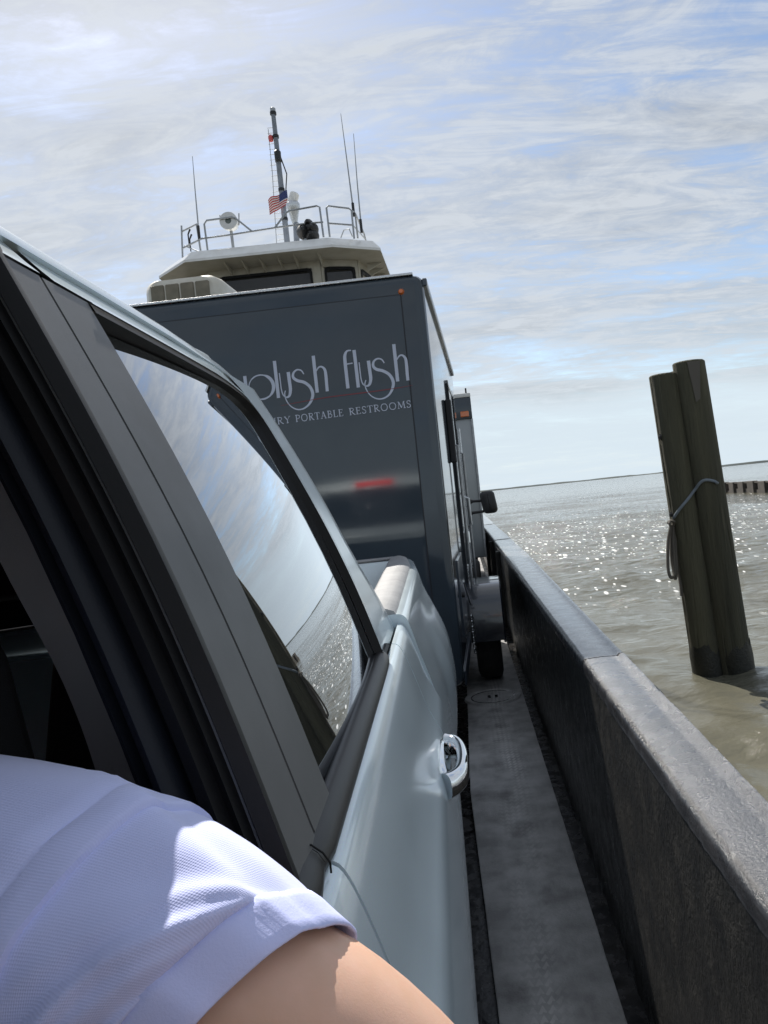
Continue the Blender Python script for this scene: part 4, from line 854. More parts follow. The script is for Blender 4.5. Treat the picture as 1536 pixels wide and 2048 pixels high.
# ================================================================== PICKUP
PYAW = R(1.7); PO = Vector((-1.063, .66, 0))
pickup = thing('pickup_truck', 'light blue grey crew cab pickup with its driver window open', 'pickup', tuple(PO), PYAW)
ZB = 1.291
def ga(z, b_=0.0):                 # half width of the greenhouse at height z
    t = min(max((z-ZB)/.56, 0), 1)
    return .90 - .365*(z-ZB) + .016*math.sin(math.pi*t)
BODY = [(1.2785, .904), (1.2740, .918), (1.250, .931), (1.20, .948), (1.14, .966), (1.10, .982), (1.07, .996), (1.03, 1.004), (.95, 1.014), (.86, 1.020), (.76, 1.020), (.66, 1.010), (.56, .992), (.48, .972), (.42, .948), (.36, .90)]
def body_off(b_):                  # plan shape of the side
    return interp(b_, [(-2.6, -.20), (-2.2, -.07), (-1.6, -.02), (-1.0, -.005), (0, 0), (.9, 0), (1.35, -.002)])
def side_panel(name, b0, b1, m='paint', sgn=1, zlo=.36, n=16, prof=BODY):
    rows = []
    zs = [(z, a) for z, a in prof if z >= zlo]
    dense = []
    for (z0, a0), (z1, a1) in zip(zs, zs[1:]): dense += [(z0, a0), ((z0+z1)/2, (a0+a1)/2)]
    dense.append(zs[-1])
    sp = smooth_path([(a, z, 0) for z, a in zs], 3)
    for k in range(n+1):
        bb_ = b0 + (b1-b0)*k/n
        rows.append([(sgn*(p_.x + body_off(bb_)), bb_, p_.y) for p_ in sp])
    o = MB().grid(rows).build(name, m, pickup, 60); solidify(o, .012, 1 if False else -1 if sgn > 0 else -1); return o
GAPB = -.012
doors = {}
for sgn in (1, -1):
    fd = side_panel('front_door', -1.13, GAPB-.0035, sgn=sgn, zlo=.40); rd = side_panel('rear_door', GAPB+.0035, .985, sgn=sgn, zlo=.40); doors[sgn] = (fd, rd)
    side_panel('front_fender', -2.55, -1.137, sgn=sgn, zlo=.40)
    side_panel('cab_corner', 0.992, 1.25, sgn=sgn, zlo=.40, n=8)
    side_panel('rocker_panel', -1.13, 1.25, 'black_plastic', sgn=sgn, prof=[(.40, .935), (.37, .94), (.33, .92), (.30, .85)], zlo=.3)
    # dark shut lines behind the gaps
    for bb_ in (GAPB, .988, -1.133): 
        b = MB(); b.grid([[(sgn*(a-.014), bb_-.02, z) for z, a in BODY], [(sgn*(a-.014), bb_+.02, z) for z, a in BODY]]); b.build('shut_line', 'gap', pickup)
# ---- side glass, pillars and mouldings
OUT = [(-.98, 1.70), (-.80, 1.775), (-.5, 1.812), (-.05, 1.818), (.08, 1.818), (.30, 1.818), (.50, 1.816), (.58, 1.812), (.645, 1.801), (.685, 1.776), (.700, 1.725), (.714, 1.645), (.734, 1.565), (.756, 1.465), (.768, 1.385), (.773, 1.30)]
outp = smooth_path([(x, z, 0) for x, z in OUT], 6)
def offs(d):
    res = []
    for i, p_ in enumerate(outp):
        a, c_ = outp[max(i-1, 0)], outp[min(i+1, len(outp)-1)]; t = (c_-a).normalized(); kk = interp(p_.x, [(.5, 1.0), (.66, 1.6), (.70, 2.4), (.8, 2.4)]); th_ = .006 + .0105*interp(p_.x, [(.5, 1.0), (.70, .3)]); dd_ = d if d <= .006 else (.006 + (d-.006)/.0105*(th_-.006) if d <= .0165 else th_ + (d-.0165)*kk); res.append((p_.x - t.y*dd_, p_.y + t.x*dd_))
    return res
def band(name, d0, d1, proud0, proud1, m, sgn, sel=lambda b_: True, parent=None, n=3, flat_end=None):
    rows = []
    A, B = offs(d0), offs(d1)
    for i in range(len(A)):
        if not sel(outp[i].x): continue
        pr0 = proud0(outp[i].x) if callable(proud0) else proud0
        rows.append([(sgn*(ga(A[i][1]+(B[i][1]-A[i][1])*k/n) + pr0+(proud1-pr0)*k/n), A[i][0]+(B[i][0]-A[i][0])*k/n, A[i][1]+(B[i][1]-A[i][1])*k/n) for k in range(n+1)])
    return MB().grid(rows).build(name, m, parent or pickup, 50)
def strip(name, b0f, b1f, z0, z1, m, sgn, proud=.0, parent=None, nz=14, nb=2, th=0):
    rows = []
    for k in range(nz+1):
        z = z0 + (z1-z0)*k/nz; l_, r_ = b0f(z), b1f(z)
        rows.append([(sgn*(ga(z)+proud), l_+(r_-l_)*j/nb, z) for j in range(nb+1)])
    o = MB().grid(rows).build(name, m, parent or pickup, 60)
    if th: solidify(o, th)
    return o
def rear_edge(z):
    best = .782
    pts = [p_ for p_ in outp if p_.x > .45]
    for a, c_ in zip(pts, pts[1:]):
        if (a.y-z)*(c_.y-z) <= 0 and a.y != c_.y: best = a.x + (c_.x-a.x)*(z-a.y)/(c_.y-a.y)
    return best
def front_edge(z):
    pts = [p_ for p_ in outp if p_.x < -.4]; best = -.98 - .7*(1.70-z) 
    for a, c_ in zip(pts, pts[1:]):
        if (a.y-z)*(c_.y-z) <= 0 and a.y != c_.y: best = a.x + (c_.x-a.x)*(z-a.y)/(c_.y-a.y)
    return best
LF = lambda z: -.088 - .02*(1.82-z)/.5
LR = lambda z: .078
for sgn in (1, -1):
    fd, rd = doors[sgn]
    # glass (rows follow the rounded rear corner)
    rows = []; zs = [1.285, 1.34, 1.40, 1.46, 1.52, 1.58, 1.64, 1.69, 1.73, 1.76, 1.785, 1.80, 1.81, 1.816]
    for z in zs:
        r_ = rear_edge(min(z, 1.814)); rows.append([(sgn*(ga(z)-.006-.070*(.06+(r_-.06)*k/14-.50)**2), .06 + (r_-.06)*k/14, z) for k in range(15)])
    MB().grid(rows).build('window_glass', 'glass', rd, 60)
    if sgn == -1:
        rows = [[(sgn*(ga(z)-.008), front_edge(min(z, 1.80))+(-.09-front_edge(min(z, 1.80)))*k/8, z) for k in range(9)] for z in zs[:-1]]
        MB().grid(rows).build('window_glass', 'glass', fd, 60)
    band('window_seal', -.004, .006, lambda x: interp(x, [(.1, -.026), (.62, -.010)]), .005, 'rubber', sgn, lambda x: x > .07, rd)
    band('window_seal', .006, .0165, .005, .004, 'rubber', sgn, lambda x: x > .07, rd)
    band('bright_moulding', .0160, .0205, .0070, .0060, 'paint', sgn, lambda x: x > .07, rd)
    band('window_seal', -.004, .021, -.006, .006, 'rubber', sgn, lambda x: x < -.075, fd); band('window_header', -.0045, -.0040, -.10, -.004, 'rubber', sgn, lambda x: x < -.06, fd)
    band('door_frame', .020, .052, .004, -.014, 'paint', sgn, lambda x: x > GAPB+.008, rd)
    band('door_frame', .020, .052, .004, -.014, 'paint', sgn, lambda x: x < GAPB+.008, fd)
    band('pillar_gap', .0, .057, -.012, -.022, 'gap', sgn, lambda x: -.10 < x < .07)
    band('roof_gap', .050, .061, -.024, -.024, 'gap', sgn)
    band('side_frame', .0570, .066, -.013, -.017, 'paint', sgn, lambda x: x < .62)
    solidify(strip('pillar_trim', LF, lambda z: GAPB-.0025, 1.275, 1.835, 'applique', sgn, .003, fd), .014)
    solidify(strip('pillar_trim', lambda z: GAPB+.0025, LR, 1.275, 1.835, 'applique', sgn, .003, rd), .014)
    strip('pillar_gap', lambda z: GAPB-.02, lambda z: GAPB+.02, 1.275, 1.84, 'gap', sgn, -.016)
# rear quarter of the cab: C-pillar skin from the door frame to the rear edge
def c_rear(z): return interp(z, [(1.272, 1.25), (1.30, 1.235), (1.37, 1.175), (1.45, 1.085), (1.52, 1.035), (1.665, .99), (1.785, .950), (1.86, .91), (1.90, .86)])
fr_off = offs(.057)
def frame_out(z):
    best = .875; pts = [Vector((x, y_, 0)) for x, y_ in fr_off if x > .3]
    for a, c_ in zip(pts, pts[1:]):
        if (a.y-z)*(c_.y-z) <= 0 and a.y != c_.y: best = a.x + (c_.x-a.x)*(z-a.y)/(c_.y-a.y)
    return best
for sgn in (1, -1):
    rows = []
    for k in range(27):
        z = 1.270 + (1.868-1.270)*k/26
        l_ = frame_out(z); r_ = c_rear(z)
        rr_row = [(sgn*(ga(z)-.012-.002*j/6), l_+(r_-l_)*j/6, z) for j in range(7)]
        rr_row += [(sgn*(ga(z)-.020), r_+.025, z-.004), (sgn*(ga(z)-.075), r_+.045, z-.008)]
        rows.append(rr_row)
    MB().grid(rows).build('c_pillar', 'paint', pickup, 60)
# belt moulding: rounded rubber strip under the glass
for sgn in (1, -1):
    fd, rd = doors[sgn]
    for par, b0, b1 in ((rd, GAPB-.0232, .80), (fd, -1.0, GAPB-.0245)):
        rings = []
        for k in range(25):
            bb_ = b0 + (b1-b0)*k/24; e = .0 if 0 < k < 24 else .004
            tip = 1.0 if bb_ < .70 else 1 - .25*(bb_-.70)/.10
            pr = [(.884, 1.285), (.886, 1.302), (.892, 1.3075), (.900, 1.306), (.909, 1.299), (.9145, 1.290), (.914, 1.281), (.906, 1.276)]
            rings.append([(sgn*(x - e), bb_, 1.30+(z-1.30)*tip) for x, z in pr])
        MB().loft(rings).build('belt_moulding', 'belt_rubber', par, 60)
    # small clip cord at the joint
    if sgn == 1:
        MB().tube([(.888, GAPB-.024, 1.307), (.900, GAPB-.024, 1.3065), (.9095, GAPB-.024, 1.2985), (.9150, GAPB-.024, 1.289), (.9150, GAPB-.024, 1.280)], .0010, 6).build('moulding_joint', 'rubber', fd)
# roof
rows = []
ROOFY = [-1.02, -.9, -.7, -.4, 0, .4, .65, .76, .84, .90, .94]
for bb_ in ROOFY:
    drop = interp(bb_, [(-1.02, .10), (-.9, .065), (-.7, .03), (-.4, .006), (0, 0), (.4, .0), (.65, .006), (.76, .016), (.84, .034), (.90, .058), (.94, .085)])
    half = [(.680, 1.872), (.676, 1.882), (.667, 1.890), (.650, 1.898), (.60, 1.912), (.45, 1.932), (.25, 1.944), (0, 1.948)]
    row = [(a*(1-.25*max(0, drop-.04)), bb_, z-drop) for a, z in half]; rows.append(row + [(-x, y_, z) for x, y_, z in row[::-1][1:]])
roof_p = MB().grid(rows).build('roof', 'paint', pickup, 60); solidify(roof_p, .02)
# cab back wall with rear window and high stop lamp
def back_pt(a, z): return (a, c_rear(z)+.035 + .03*(1-abs(a)/.8), z-.006)
hw = lambda z: ga(z)-.07
b = MB()
for z0, z1, rngs in ((1.285, 1.37, ((-1, 1),)), (1.37, 1.76, ((-1, -.86), (.86, 1))), (1.76, 1.855, ((-1, 1),))):
    for u0, u1 in rngs:
        b.grid([[back_pt((u0+(u1-u0)*k/10)*hw(z0+(z1-z0)*j/6), z0+(z1-z0)*j/6) for k in range(11)] for j in range(7)])
bk = b.build('cab_back', 'paint', pickup, 40)
MB().grid([[back_pt((-.865+1.73*k/10)*hw(z), z) for k in range(11)] for z in (1.365, 1.5, 1.63, 1.765)]).build('rear_window', 'glass', pickup, 60)
b = MB(); b.box(-.86, .86, 1.235, 1.255, .45, 1.29); b.build('cab_back_lower', 'paint', pickup)
b = MB(); p = back_pt(0, 1.81); b.box(-.20, .20, p[1]+.003, p[1]+.026, 1.783, 1.825, .006); b.build('high_stop_lamp', 'stop_lit', pickup)
rows = [[(x, 0.92 + yy, zz_) for x in (-.66, -.3, 0, .3, .66)] for yy, zz_ in ((0, 1.872), (.03, 1.858), (.05, 1.85))]
MB().grid(rows).build('roof_trailing_edge', 'paint', pickup)
# windscreen, hood, nose (ahead of the camera, seen only from other positions)
b = MB(); b.grid([[(a*w_, y_, z) for a in (-1, -.5, 0, .5, 1)] for y_, z, w_ in ((-1.0, 1.865, .68), (-1.35, 1.6, .76), (-1.66, 1.31, .84))]); b.build('windscreen', 'cabin_glass', pickup)
for s_ in (-1, 1): MB().tube([(s_*.685, -.98, 1.86), (s_*.78, -1.35, 1.59), (s_*.88, -1.70, 1.29)], .035, 8).build('a_pillar', 'paint', pickup)
b = MB(); b.grid([[(a*w_, y_, z - .03*abs(a)**3) for a in (-1, -.7, -.35, 0, .35, .7, 1)] for y_, z, w_ in ((-1.62, 1.31, .90), (-2.0, 1.30, .88), (-2.4, 1.26, .84), (-2.62, 1.20, .78), (-2.66, 1.05, .76), (-2.66, .50, .78))]); b.build('hood', 'paint', pickup, 30)
MB().box(-.95, .95, -2.80, -2.62, .45, .72, .05, 2).build('front_bumper', 'chrome', pickup)
MB().box(-.55, .55, -2.70, -2.64, .76, 1.08, .02).build('front_grille', 'black_plastic', pickup)
for s_ in (-1, 1): MB().box(s_*.70-.14, s_*.70+.14, -2.70, -2.62, .84, 1.08, .02).build('headlight', 'white_lens', pickup)
# interior
MB().box(-.86, .86, -1.7, 1.23, .42, .46).build('cab_floor', 'interior', pickup)
MB().box(-.84, .84, -1.68, -1.30, .5, 1.30, .05, 2).build('dashboard', 'interior', pickup)
MB().grid([[(a*(ga(1.84)-.07), y_, 1.845-.05*abs(a)**4) for a in (-1, -.6, 0, .6, 1)] for y_ in (-.95, 0, .80)]).build('headliner', 'headliner', pickup)
for s_ in (-1, 1):
    inner = [(1.285, .80), (1.20, .80), (.95, .83), (.46, .84)]
    for b0, b1, par in ((-1.12, -.03, doors[s_][0]), (.0, .97, doors[s_][1])):
        MB().grid([[(s_*a, b0+(b1-b0)*k/6, z) for k in range(7)] for z, a in inner]).build('door_card', 'interior', par, 30)
        MB().box(min(s_*.79, s_*.90), max(s_*.79, s_*.90), b0, b1, 1.270, 1.286, .005).build('window_sill', 'rubber', par)
for s_ in (-1, 1): MB().box(min(s_*.50, s_*.688), max(s_*.50, s_*.688), -.9, .75, 1.812, 1.846, .01, 2).build('dark_filler', 'interior', pickup)  # dark filler added to block a bright gap above the open window
# front-door rear window channel and B-pillar: long rounded columns following the tumblehome
def column(name, sect, m, zlo=1.24, zhi=1.86, par=None, sgn=1, nz=16):
    rings = []
    for k in range(nz+1):
        z = zlo + (zhi-zlo)*k/nz; rings.append([(sgn*(ga(max(z, 1.28)) + da), db + LF(z), z) for da, db in sect])
    return MB().loft(rings).build(name, m, par or pickup, 50)
for sgn in (1, -1):
    column('window_channel', [(.008, .004), (.008, -.002), (-.006, -.006), (-.010, .002), (-.016, -.008), (-.024, .000), (-.030, -.010), (-.042, -.004), (-.045, .03), (.0, .03)], 'rubber', par=doors[sgn][0], sgn=sgn)
    column('pillar_seal', [(-.050, .01), (-.054, -.008), (-.062, -.012), (-.070, -.006), (-.074, .012), (-.066, .03), (-.05, .03)], 'interior', sgn=sgn)
    column('b_pillar', [(-.080, .03), (-.082, .016), (-.087, .010), (-.092, .014), (-.095, .03), (-.097, .12), (-.07, .16)], 'interior', zlo=.5, sgn=sgn)
# seat belts (webbing), seats, headrests
def belt(pts, w_, par, sgn=1):
    rows = []
    for p_, q in zip(pts, w_): rows.append([Vector(p_) + Vector(q)*t for t in (-1, -.5, 0, .5, 1)])
    o = MB().grid(rows).build('seat_belt', 'seatbelt', par, 60); solidify(o, .0015); return o
bp = smooth_path([(.500, .165, 1.80), (.528, .165, 1.70), (.560, .165, 1.59), (.618, .165, 1.44), (.655, .150, 1.32), (.675, .12, 1.22), (.70, .08, 1.0), (.72, .05, .6)], 5)
belt([tuple(p_) for p_ in bp], [(.024, -.006, .008)]*len(bp), pickup)
MB().box(.475, .53, .17, .20, 1.76, 1.83, .01).build('belt_anchor', 'interior', pickup)
def seat(x, y, w_, par, hr=True):
    s_ = MB().box(x-w_/2, x+w_/2, y-.52, y, .74, .92, .06, 3).build('seat_cushion', 'seat', par)
    b = MB(); b.loft([rr for rr in [[(x+sx*(w_/2-e), y-.06+dy+.16*t+sy*.06, .86+.66*t) for sx, sy in ((-1, -1), (1, -1), (1, 1), (-1, 1))] for t, e, dy in ((0, .02, 0), (.3, 0, 0), (.8, .02, .0), (1, .06, 0))]]); o = b.build('seat_back', 'seat', par, 30)
    md = o.modifiers.new('b', 'BEVEL'); md.width = .03; md.segments = 3
    if hr:
        MB().box(x-.13, x+.13, y+.08, y+.18, 1.53, 1.70, .04, 3).build('headrest', 'seat', par)
        for s2 in (-1, 1): MB().tube([(x+s2*.06, y+.11, 1.45), (x+s2*.06, y+.125, 1.58)], .007, 6).build('headrest_post', 'chrome', par)
seat(.42, -.12, .52, pickup); seat(-.42, -.12, .52, pickup); seat(.42, 1.0, .60, pickup); seat(-.42, 1.0, .60, pickup)
# chrome rear and front door handles
def handle(bc, zc, sgn, par):
    def H(a, b_, z): return (sgn*(interp(-(zc+z), [(-q[0], q[1]) for q in BODY]) + a), bc+b_, zc+z)
    # cup bezel: rounded chrome dish ring
    rings = []
    for sc, pr in ((1.0, -.004), (1.0, .004), (.93, .008), (.80, .006), (.60, .001), (.25, -.001)):
        ring = []
        for j in range(28):
            a = 2*math.pi*j/28; cx_, cz_ = math.cos(a), math.sin(a)
            e = 2.8; u = math.copysign(abs(cx_)**(2/e), cx_)*.108*sc; w_ = math.copysign(abs(cz_)**(2/e), cz_)*.026*sc
            ring.append(H(pr, u, w_))
        rings.append(ring)
    bz = MB().loft(rings).build('door_handle', 'chrome', par, 50)
    path = smooth_path([(-.128, .002), (-.116, .016), (-.085, .031), (-.035, .037), (.02, .037), (.062, .032), (.088, .021), (.098, .004)], 5)
    rings = []
    for i, p_ in enumerate(path):
        t = i/(len(path)-1); hz = .024 - .004*math.sin(t*math.pi) + .003*t; th = .0125 + .007*(1-t)**3
        d = (path[min(i+1, len(path)-1)] - path[max(i-1, 0)]).normalized(); nx, ny = -d.y, d.x
        ring = []
        for j in range(14):
            a = 2*math.pi*j/14; hh = math.copysign(abs(math.sin(a))**.75, math.sin(a))*hz; tt = math.copysign(abs(math.cos(a))**.75, math.cos(a))*th
            q = H(p_.y + ny*tt, p_.x + nx*tt, 0); ring.append((q[0], q[1], zc+hh))
        rings.append(ring)
    MB().loft(rings).build('grip', 'chrome', bz, 50)
for sgn in (1, -1):
    handle(.835, 1.054, sgn, doors[sgn][1])
    handle(-.30 if sgn == -1 else -.42, 1.088, sgn, doors[sgn][0])
# ---- bed
B0, B1 = 1.257, 3.13
def bed_prof(bb_):
    e = interp(bb_, [(1.37, 0), (2.6, -.012), (3.0, -.04), (3.13, -.075)])
    fl_ = interp(bb_, [(1.37, 0), (1.7, .006), (2.0, .028), (2.3, .036), (2.6, .032), (2.9, .02), (3.13, .0)])
    return [(.862+e, 1.300), (.905+e, 1.303), (.925+e, 1.292), (.936+e, 1.262), (.952+e, 1.20), (.975+e+fl_*.4, 1.12), (.998+e+fl_*.8, 1.03), (1.008+e*.8+fl_, .94), (1.010+e*.7+fl_, .84), (1.005+e*.6+fl_*.8, .74), (.99+e*.5+fl_*.5, .64), (.965+e*.5, .54), (.93+e*.5, .47)]
for sgn in (1, -1):
    rows = []
    for k in range(37):
        bb_ = B0 + (B1-B0)*k/36; sp = smooth_path([(x, z, 0) for x, z in bed_prof(bb_)], 3)
        row = []
        for p_ in sp:
            z = p_.y; dwh = math.hypot(bb_-2.28, 0)
            if abs(bb_-2.28) < .50:
                lim = .36 + math.sqrt(max(0, .50**2-(bb_-2.28)**2)); z = max(z, min(lim, p_.y if p_.y > lim else lim))
            row.append((sgn*p_.x, bb_, z))
        if k == 0: rows.append([(x-sgn*.09, y_+.001, z) for x, y_, z in row])
        rows.append(row)
    bs = MB().grid(rows).build('bed_side', 'paint', pickup, 60)
    # plastic rail cap
    rings = []
    for k in range(33):
        bb_ = B0+.004 + (B1-B0-.06)*k/32; e = interp(bb_, [(1.37, 0), (2.6, -.012), (3.0, -.04), (3.13, -.06)])
        xi = interp(bb_, [(1.37, .805), (3.1, .765)]); xo_ = .903+e
        rings.append([(sgn*x, bb_, z) for x, z in ((xi, 1.24), (xi-.002, 1.305), (xi+.012, 1.318), ((xi+xo_)/2, 1.322), (xo_-.03, 1.320), (xo_-.008, 1.312), (xo_, 1.298), (xo_-.02, 1.29))])
    MB().loft(rings).build('bed_rail_cap', 'bed_cap', pickup, 50)
    MB().grid([[(sgn*.79, y_, z) for y_ in (B0, B1-.04)] for z in (1.30, .78)]).build('bed_wall', 'bedliner', pickup)
    # tail lamp and wheel
    MB().box(min(sgn*.80, sgn*.90), max(sgn*.80, sgn*.90), B1-.05, B1+.012, .86, 1.20, .01).build('tail_lamp', 'red_lens', pickup)
    ty_x = sgn*.86
    for yy in (2.28, -1.72):
        ty = MB().lathe([(.24, -.12), (.36, -.14), (.405, -.11), (.415, -.05), (.415, .05), (.405, .11), (.36, .14), (.24, .12)], 36, (ty_x, yy, .36), 'X').build('wheel', 'tyre', pickup)
        MB().lathe([(0, .10*sgn), (.08, .10*sgn), (.1, .04*sgn), (.2, .05*sgn), (.24, .11*sgn), (.25, .12*sgn), (.235, .125*sgn)], 26, (ty_x, yy, .36), 'X').build('rim', 'rim', ty)
        MB().lathe([(.50, -.16), (.50, .10)], 24, (sgn*.82, yy, .38), 'X').build('wheel_arch', 'gap', pickup)
MB().box(-.79, .79, B0, B1-.04, .74, .78).build('bed_floor', 'bedliner', pickup)
MB().box(-.80, .80, B0, B0+.03, .78, 1.30, .006).build('bed_front', 'paint', pickup)
tg = MB().box(-.785, .785, B1-.055, B1+.01, .66, 1.302, .012, 2).build('tailgate', 'paint', pickup)
MB().box(-.785, .785, B1-.058, B1+.004, 1.302, 1.316, .005).build('tailgate_cap', 'bed_cap', tg)
MB().box(-.95, .95, B1+.02, B1+.18, .48, .64, .03, 2).build('rear_bumper', 'chrome', pickup)
MB().box(-.45, .45, -1.2, B1, .36, .45).build('chassis', 'dark_metal', pickup)

# ================================================================== PERSON leaning on the open window
SEAT = Vector((-.62, .50, 0))
person = thing('person', 'person in a pale short sleeved polo shirt with left arm out of the pickup window', 'person', tuple(SEAT))
def W(x, y, z): return Vector((x, y, EYE+z)) - SEAT
def skin_mesh(name, pts, edges, m, parent, root=0, sub=2):
    me = bpy.data.meshes.new(name); me.from_pydata([p_[:3] for p_ in pts], edges, []); me.update()
    o = bpy.data.objects.new(name, me); col.objects.link(o); o.parent = parent; me.materials.append(MT[m])
    sk = o.modifiers.new('skin', 'SKIN'); sk.use_smooth_shade = True
    for i, p_ in enumerate(pts):
        r_ = p_[3] if isinstance(p_[3], (tuple, list)) else (p_[3], p_[3])
        me.skin_vertices[0].data[i].radius = r_; me.skin_vertices[0].data[i].use_root = (i == root)
    s2 = o.modifiers.new('sub', 'SUBSURF'); s2.levels = sub; s2.render_levels = sub; return o
def Wp(x, y, z, r_): v = W(x, y, z); return (v.x, v.y, v.z, r_)
pts = [Wp(-.66, .62, -.78, (.15, .11)), Wp(-.64, .60, -.55, (.13, .10)), Wp(-.60, .57, -.36, (.14, .10)), Wp(-.575, .56, -.24, (.12, .08)), Wp(-.565, .545, -.13, .055), Wp(-.56, .53, -.05, .055),   # 0-5 pelvis..neck
       Wp(-.555, .50, .03, (.07, .085)), Wp(-.55, .50, .11, (.08, .10)), Wp(-.55, .505, .18, (.06, .075)),                     # 6-8 head
       Wp(-.43, .515, -.235, .07), Wp(-.335, .475, -.245, .070), Wp(-.215, .434, -.250, .060), Wp(-.142, .420, -.283, .0600), Wp(-.098, .420, -.316, .0600), Wp(-.025, .412, -.388, .052),  # 9-14 left upper arm
       Wp(.0, .33, -.41, .044), Wp(.02, .19, -.355, .035), Wp(.03, .09, -.285, .028), Wp(.035, .00, -.215, (.04, .022)),   # 15-18 forearm, wrist, palm
       Wp(-.72, .55, -.245, .07), Wp(-.80, .48, -.38, .055), Wp(-.82, .40, -.52, .045), Wp(-.74, .18, -.55, .038), Wp(-.68, .05, -.53, .028), Wp(-.66, -.02, -.52, (.04, .02))]  # 19-24 right arm
edges = [(0, 1), (1, 2), (2, 3), (3, 4), (4, 5), (5, 6), (6, 7), (7, 8), (3, 9), (9, 10), (10, 11), (11, 12), (12, 13), (13, 14), (14, 15), (15, 16), (16, 17), (17, 18), (3, 19), (19, 20), (20, 21), (21, 22), (22, 23), (23, 24)]
# five fingers on each hand
def fingers(base_i, bx, by, bz, ux, fwd):
    for k in range(5):
        ln = (.05, .075, .082, .076, .06)[k]; sp = (k-2)*.017
        root = Vector((bx, by, bz)) + ux*sp + (fwd*.02 if k else fwd*-.03 + ux*-.012)
        mid = root + fwd*ln*.55 + Vector((0, 0, .008)) + (ux*-.03 if k == 0 else Vector()); tip = mid + fwd*ln*.40 + Vector((0, 0, -.018))
        i0 = len(pts)
        for q, r_ in ((root, .0095), (mid, .0085), (tip, .0075)): pts.append(Wp(q.x, q.y, q.z, r_))
        edges.extend([(base_i, i0), (i0, i0+1), (i0+1, i0+2)])
fingers(18, .035, -.02, -.19, Vector((1, 0, 0)), Vector((0, -.35, .9)).normalized())
fingers(24, -.655, -.06, -.515, Vector((1, 0, 0)), Vector((.1, -1, -.1)).normalized())
bodym = skin_mesh('body', pts, edges, 'skin', person)
# face details
hc = W(-.55, .505, .09)
for s_ in (-1, 1):
    MB().lathe([(0, -.012), (.009, -.009), (.012, 0), (.009, .009), (0, .012)], 12, hc+Vector((s_*.032, -.092, .012)), 'Y').build('eye', 'eye', bodym)
    MB().lathe([(0, -.0125), (.005, -.012), (.006, -.009)], 10, hc+Vector((s_*.032, -.093, .012)), 'Y').build('iris', 'iris', bodym)
    MB().tube([hc+Vector((s_*.078, .0, .02)), hc+Vector((s_*.092, .012, .03)), hc+Vector((s_*.09, .014, -.01)), hc+Vector((s_*.078, .0, -.03))], .010, 8).build('ear', 'skin', bodym)
MB().tube([hc+Vector((0, -.090, .02)), hc+Vector((0, -.108, -.012)), hc+Vector((0, -.098, -.028))], [.008, .014, .010], 8).build('nose', 'skin', bodym)
MB().tube([hc+Vector((-.025, -.083, -.058)), hc+Vector((0, -.092, -.056)), hc+Vector((.025, -.083, -.058))], [.003, .008, .003], 8).build('mouth', 'lip', bodym)
b = MB(); rings = []
for k in range(8):
    t = k/7; z = -.01 + .125*math.sin(t*math.pi/2); rr_ = math.cos(t*math.pi/2)
    rings.append([hc + Vector((.092*rr_*math.cos(a)+.0001, .012+.105*rr_*math.sin(a), z + (.035 if math.sin(a) < -.5 and k < 3 else 0))) for a in [2*math.pi*j/20 for j in range(20)]])
b.loft(rings).build('hair', 'hair', person, 60)
# trousers
tp = [Wp(-.66, .60, -.80, (.17, .13)), Wp(-.56, .42, -.84, .095), Wp(-.54, .02, -.80, .075), Wp(-.54, -.15, -1.1, .055), Wp(-.76, .42, -.84, .095), Wp(-.78, .02, -.80, .075), Wp(-.78, -.15, -1.1, .055)]
skin_mesh('trousers', tp, [(0, 1), (1, 2), (2, 3), (0, 4), (4, 5), (5, 6)], 'jeans', person)
# polo shirt: torso shell
def with_uv(o, uvf):
    me = o.data; uv = me.uv_layers.new(name='UVMap')
    for lp in me.loops: uv.data[lp.index].uv = uvf(lp.vertex_index)
def torso_ring(c_, hwx, hwy, tilt, n=64):
    ring = []
    for j in range(n):
        a = 2*math.pi*j/n; ca, sa = math.cos(a), math.sin(a); x = math.copysign(abs(ca)**.8, ca)*hwx; y_ = math.copysign(abs(sa)**.85, sa)*hwy
        ring.append(W(c_[0]+x, c_[1]+y_, c_[2]+tilt*x))
    return ring
tor = [((-.66, .61, -.85), .175, .135, 0), ((-.65, .60, -.62), .175, .13, 0), ((-.62, .585, -.42), .19, .132, .0), ((-.595, .57, -.30), .215, .13, 0), ((-.585, .562, -.235), .228, .12, 0), ((-.58, .556, -.19), .215, .106, -.05),
       ((-.575, .552, -.165), .18, .092, -.06), ((-.57, .548, -.14), .13, .08, -.04), ((-.566, .543, -.115), .085, .07, 0), ((-.565, .540, -.085), .068, .065, 0), ((-.565, .538, -.07), .066, .063, 0)]
sp_r = []
def lerp_t(a, c_, t): return (tuple(a[0][i]+(c_[0][i]-a[0][i])*t for i in range(3)), a[1]+(c_[1]-a[1])*t, a[2]+(c_[2]-a[2])*t, a[3]+(c_[3]-a[3])*t)
for a, c_ in zip(tor, tor[1:]):
    for k in range(4): sp_r.append(lerp_t(a, c_, k/4))
sp_r.append(tor[-1])
rings = []
for i, q in enumerate(sp_r):
    r_ = torso_ring(*q); cc_ = W(*q[0])
    rings.append([p_ + (p_-cc_).normalized()*(.006*noise.noise((p_.x*9, p_.y*9, p_.z*6)) + .003*noise.noise((p_.x*25, p_.y*25, p_.z*9))) for p_ in r_])
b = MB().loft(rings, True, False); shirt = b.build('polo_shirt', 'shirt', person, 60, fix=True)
md = shirt.modifiers.new('s', 'SUBSURF'); md.levels = 1; md.render_levels = 1
with_uv(shirt, lambda i: ((i % 64)/64*1.1, (i//64)*.02))
MB().tube([W(-.565+.068*math.cos(a), .540+.066*math.sin(a), -.085+.02*math.sin(a)) for a in [2*math.pi*j/24 for j in range(25)]], .016, 8).build('collar', 'rib', shirt)
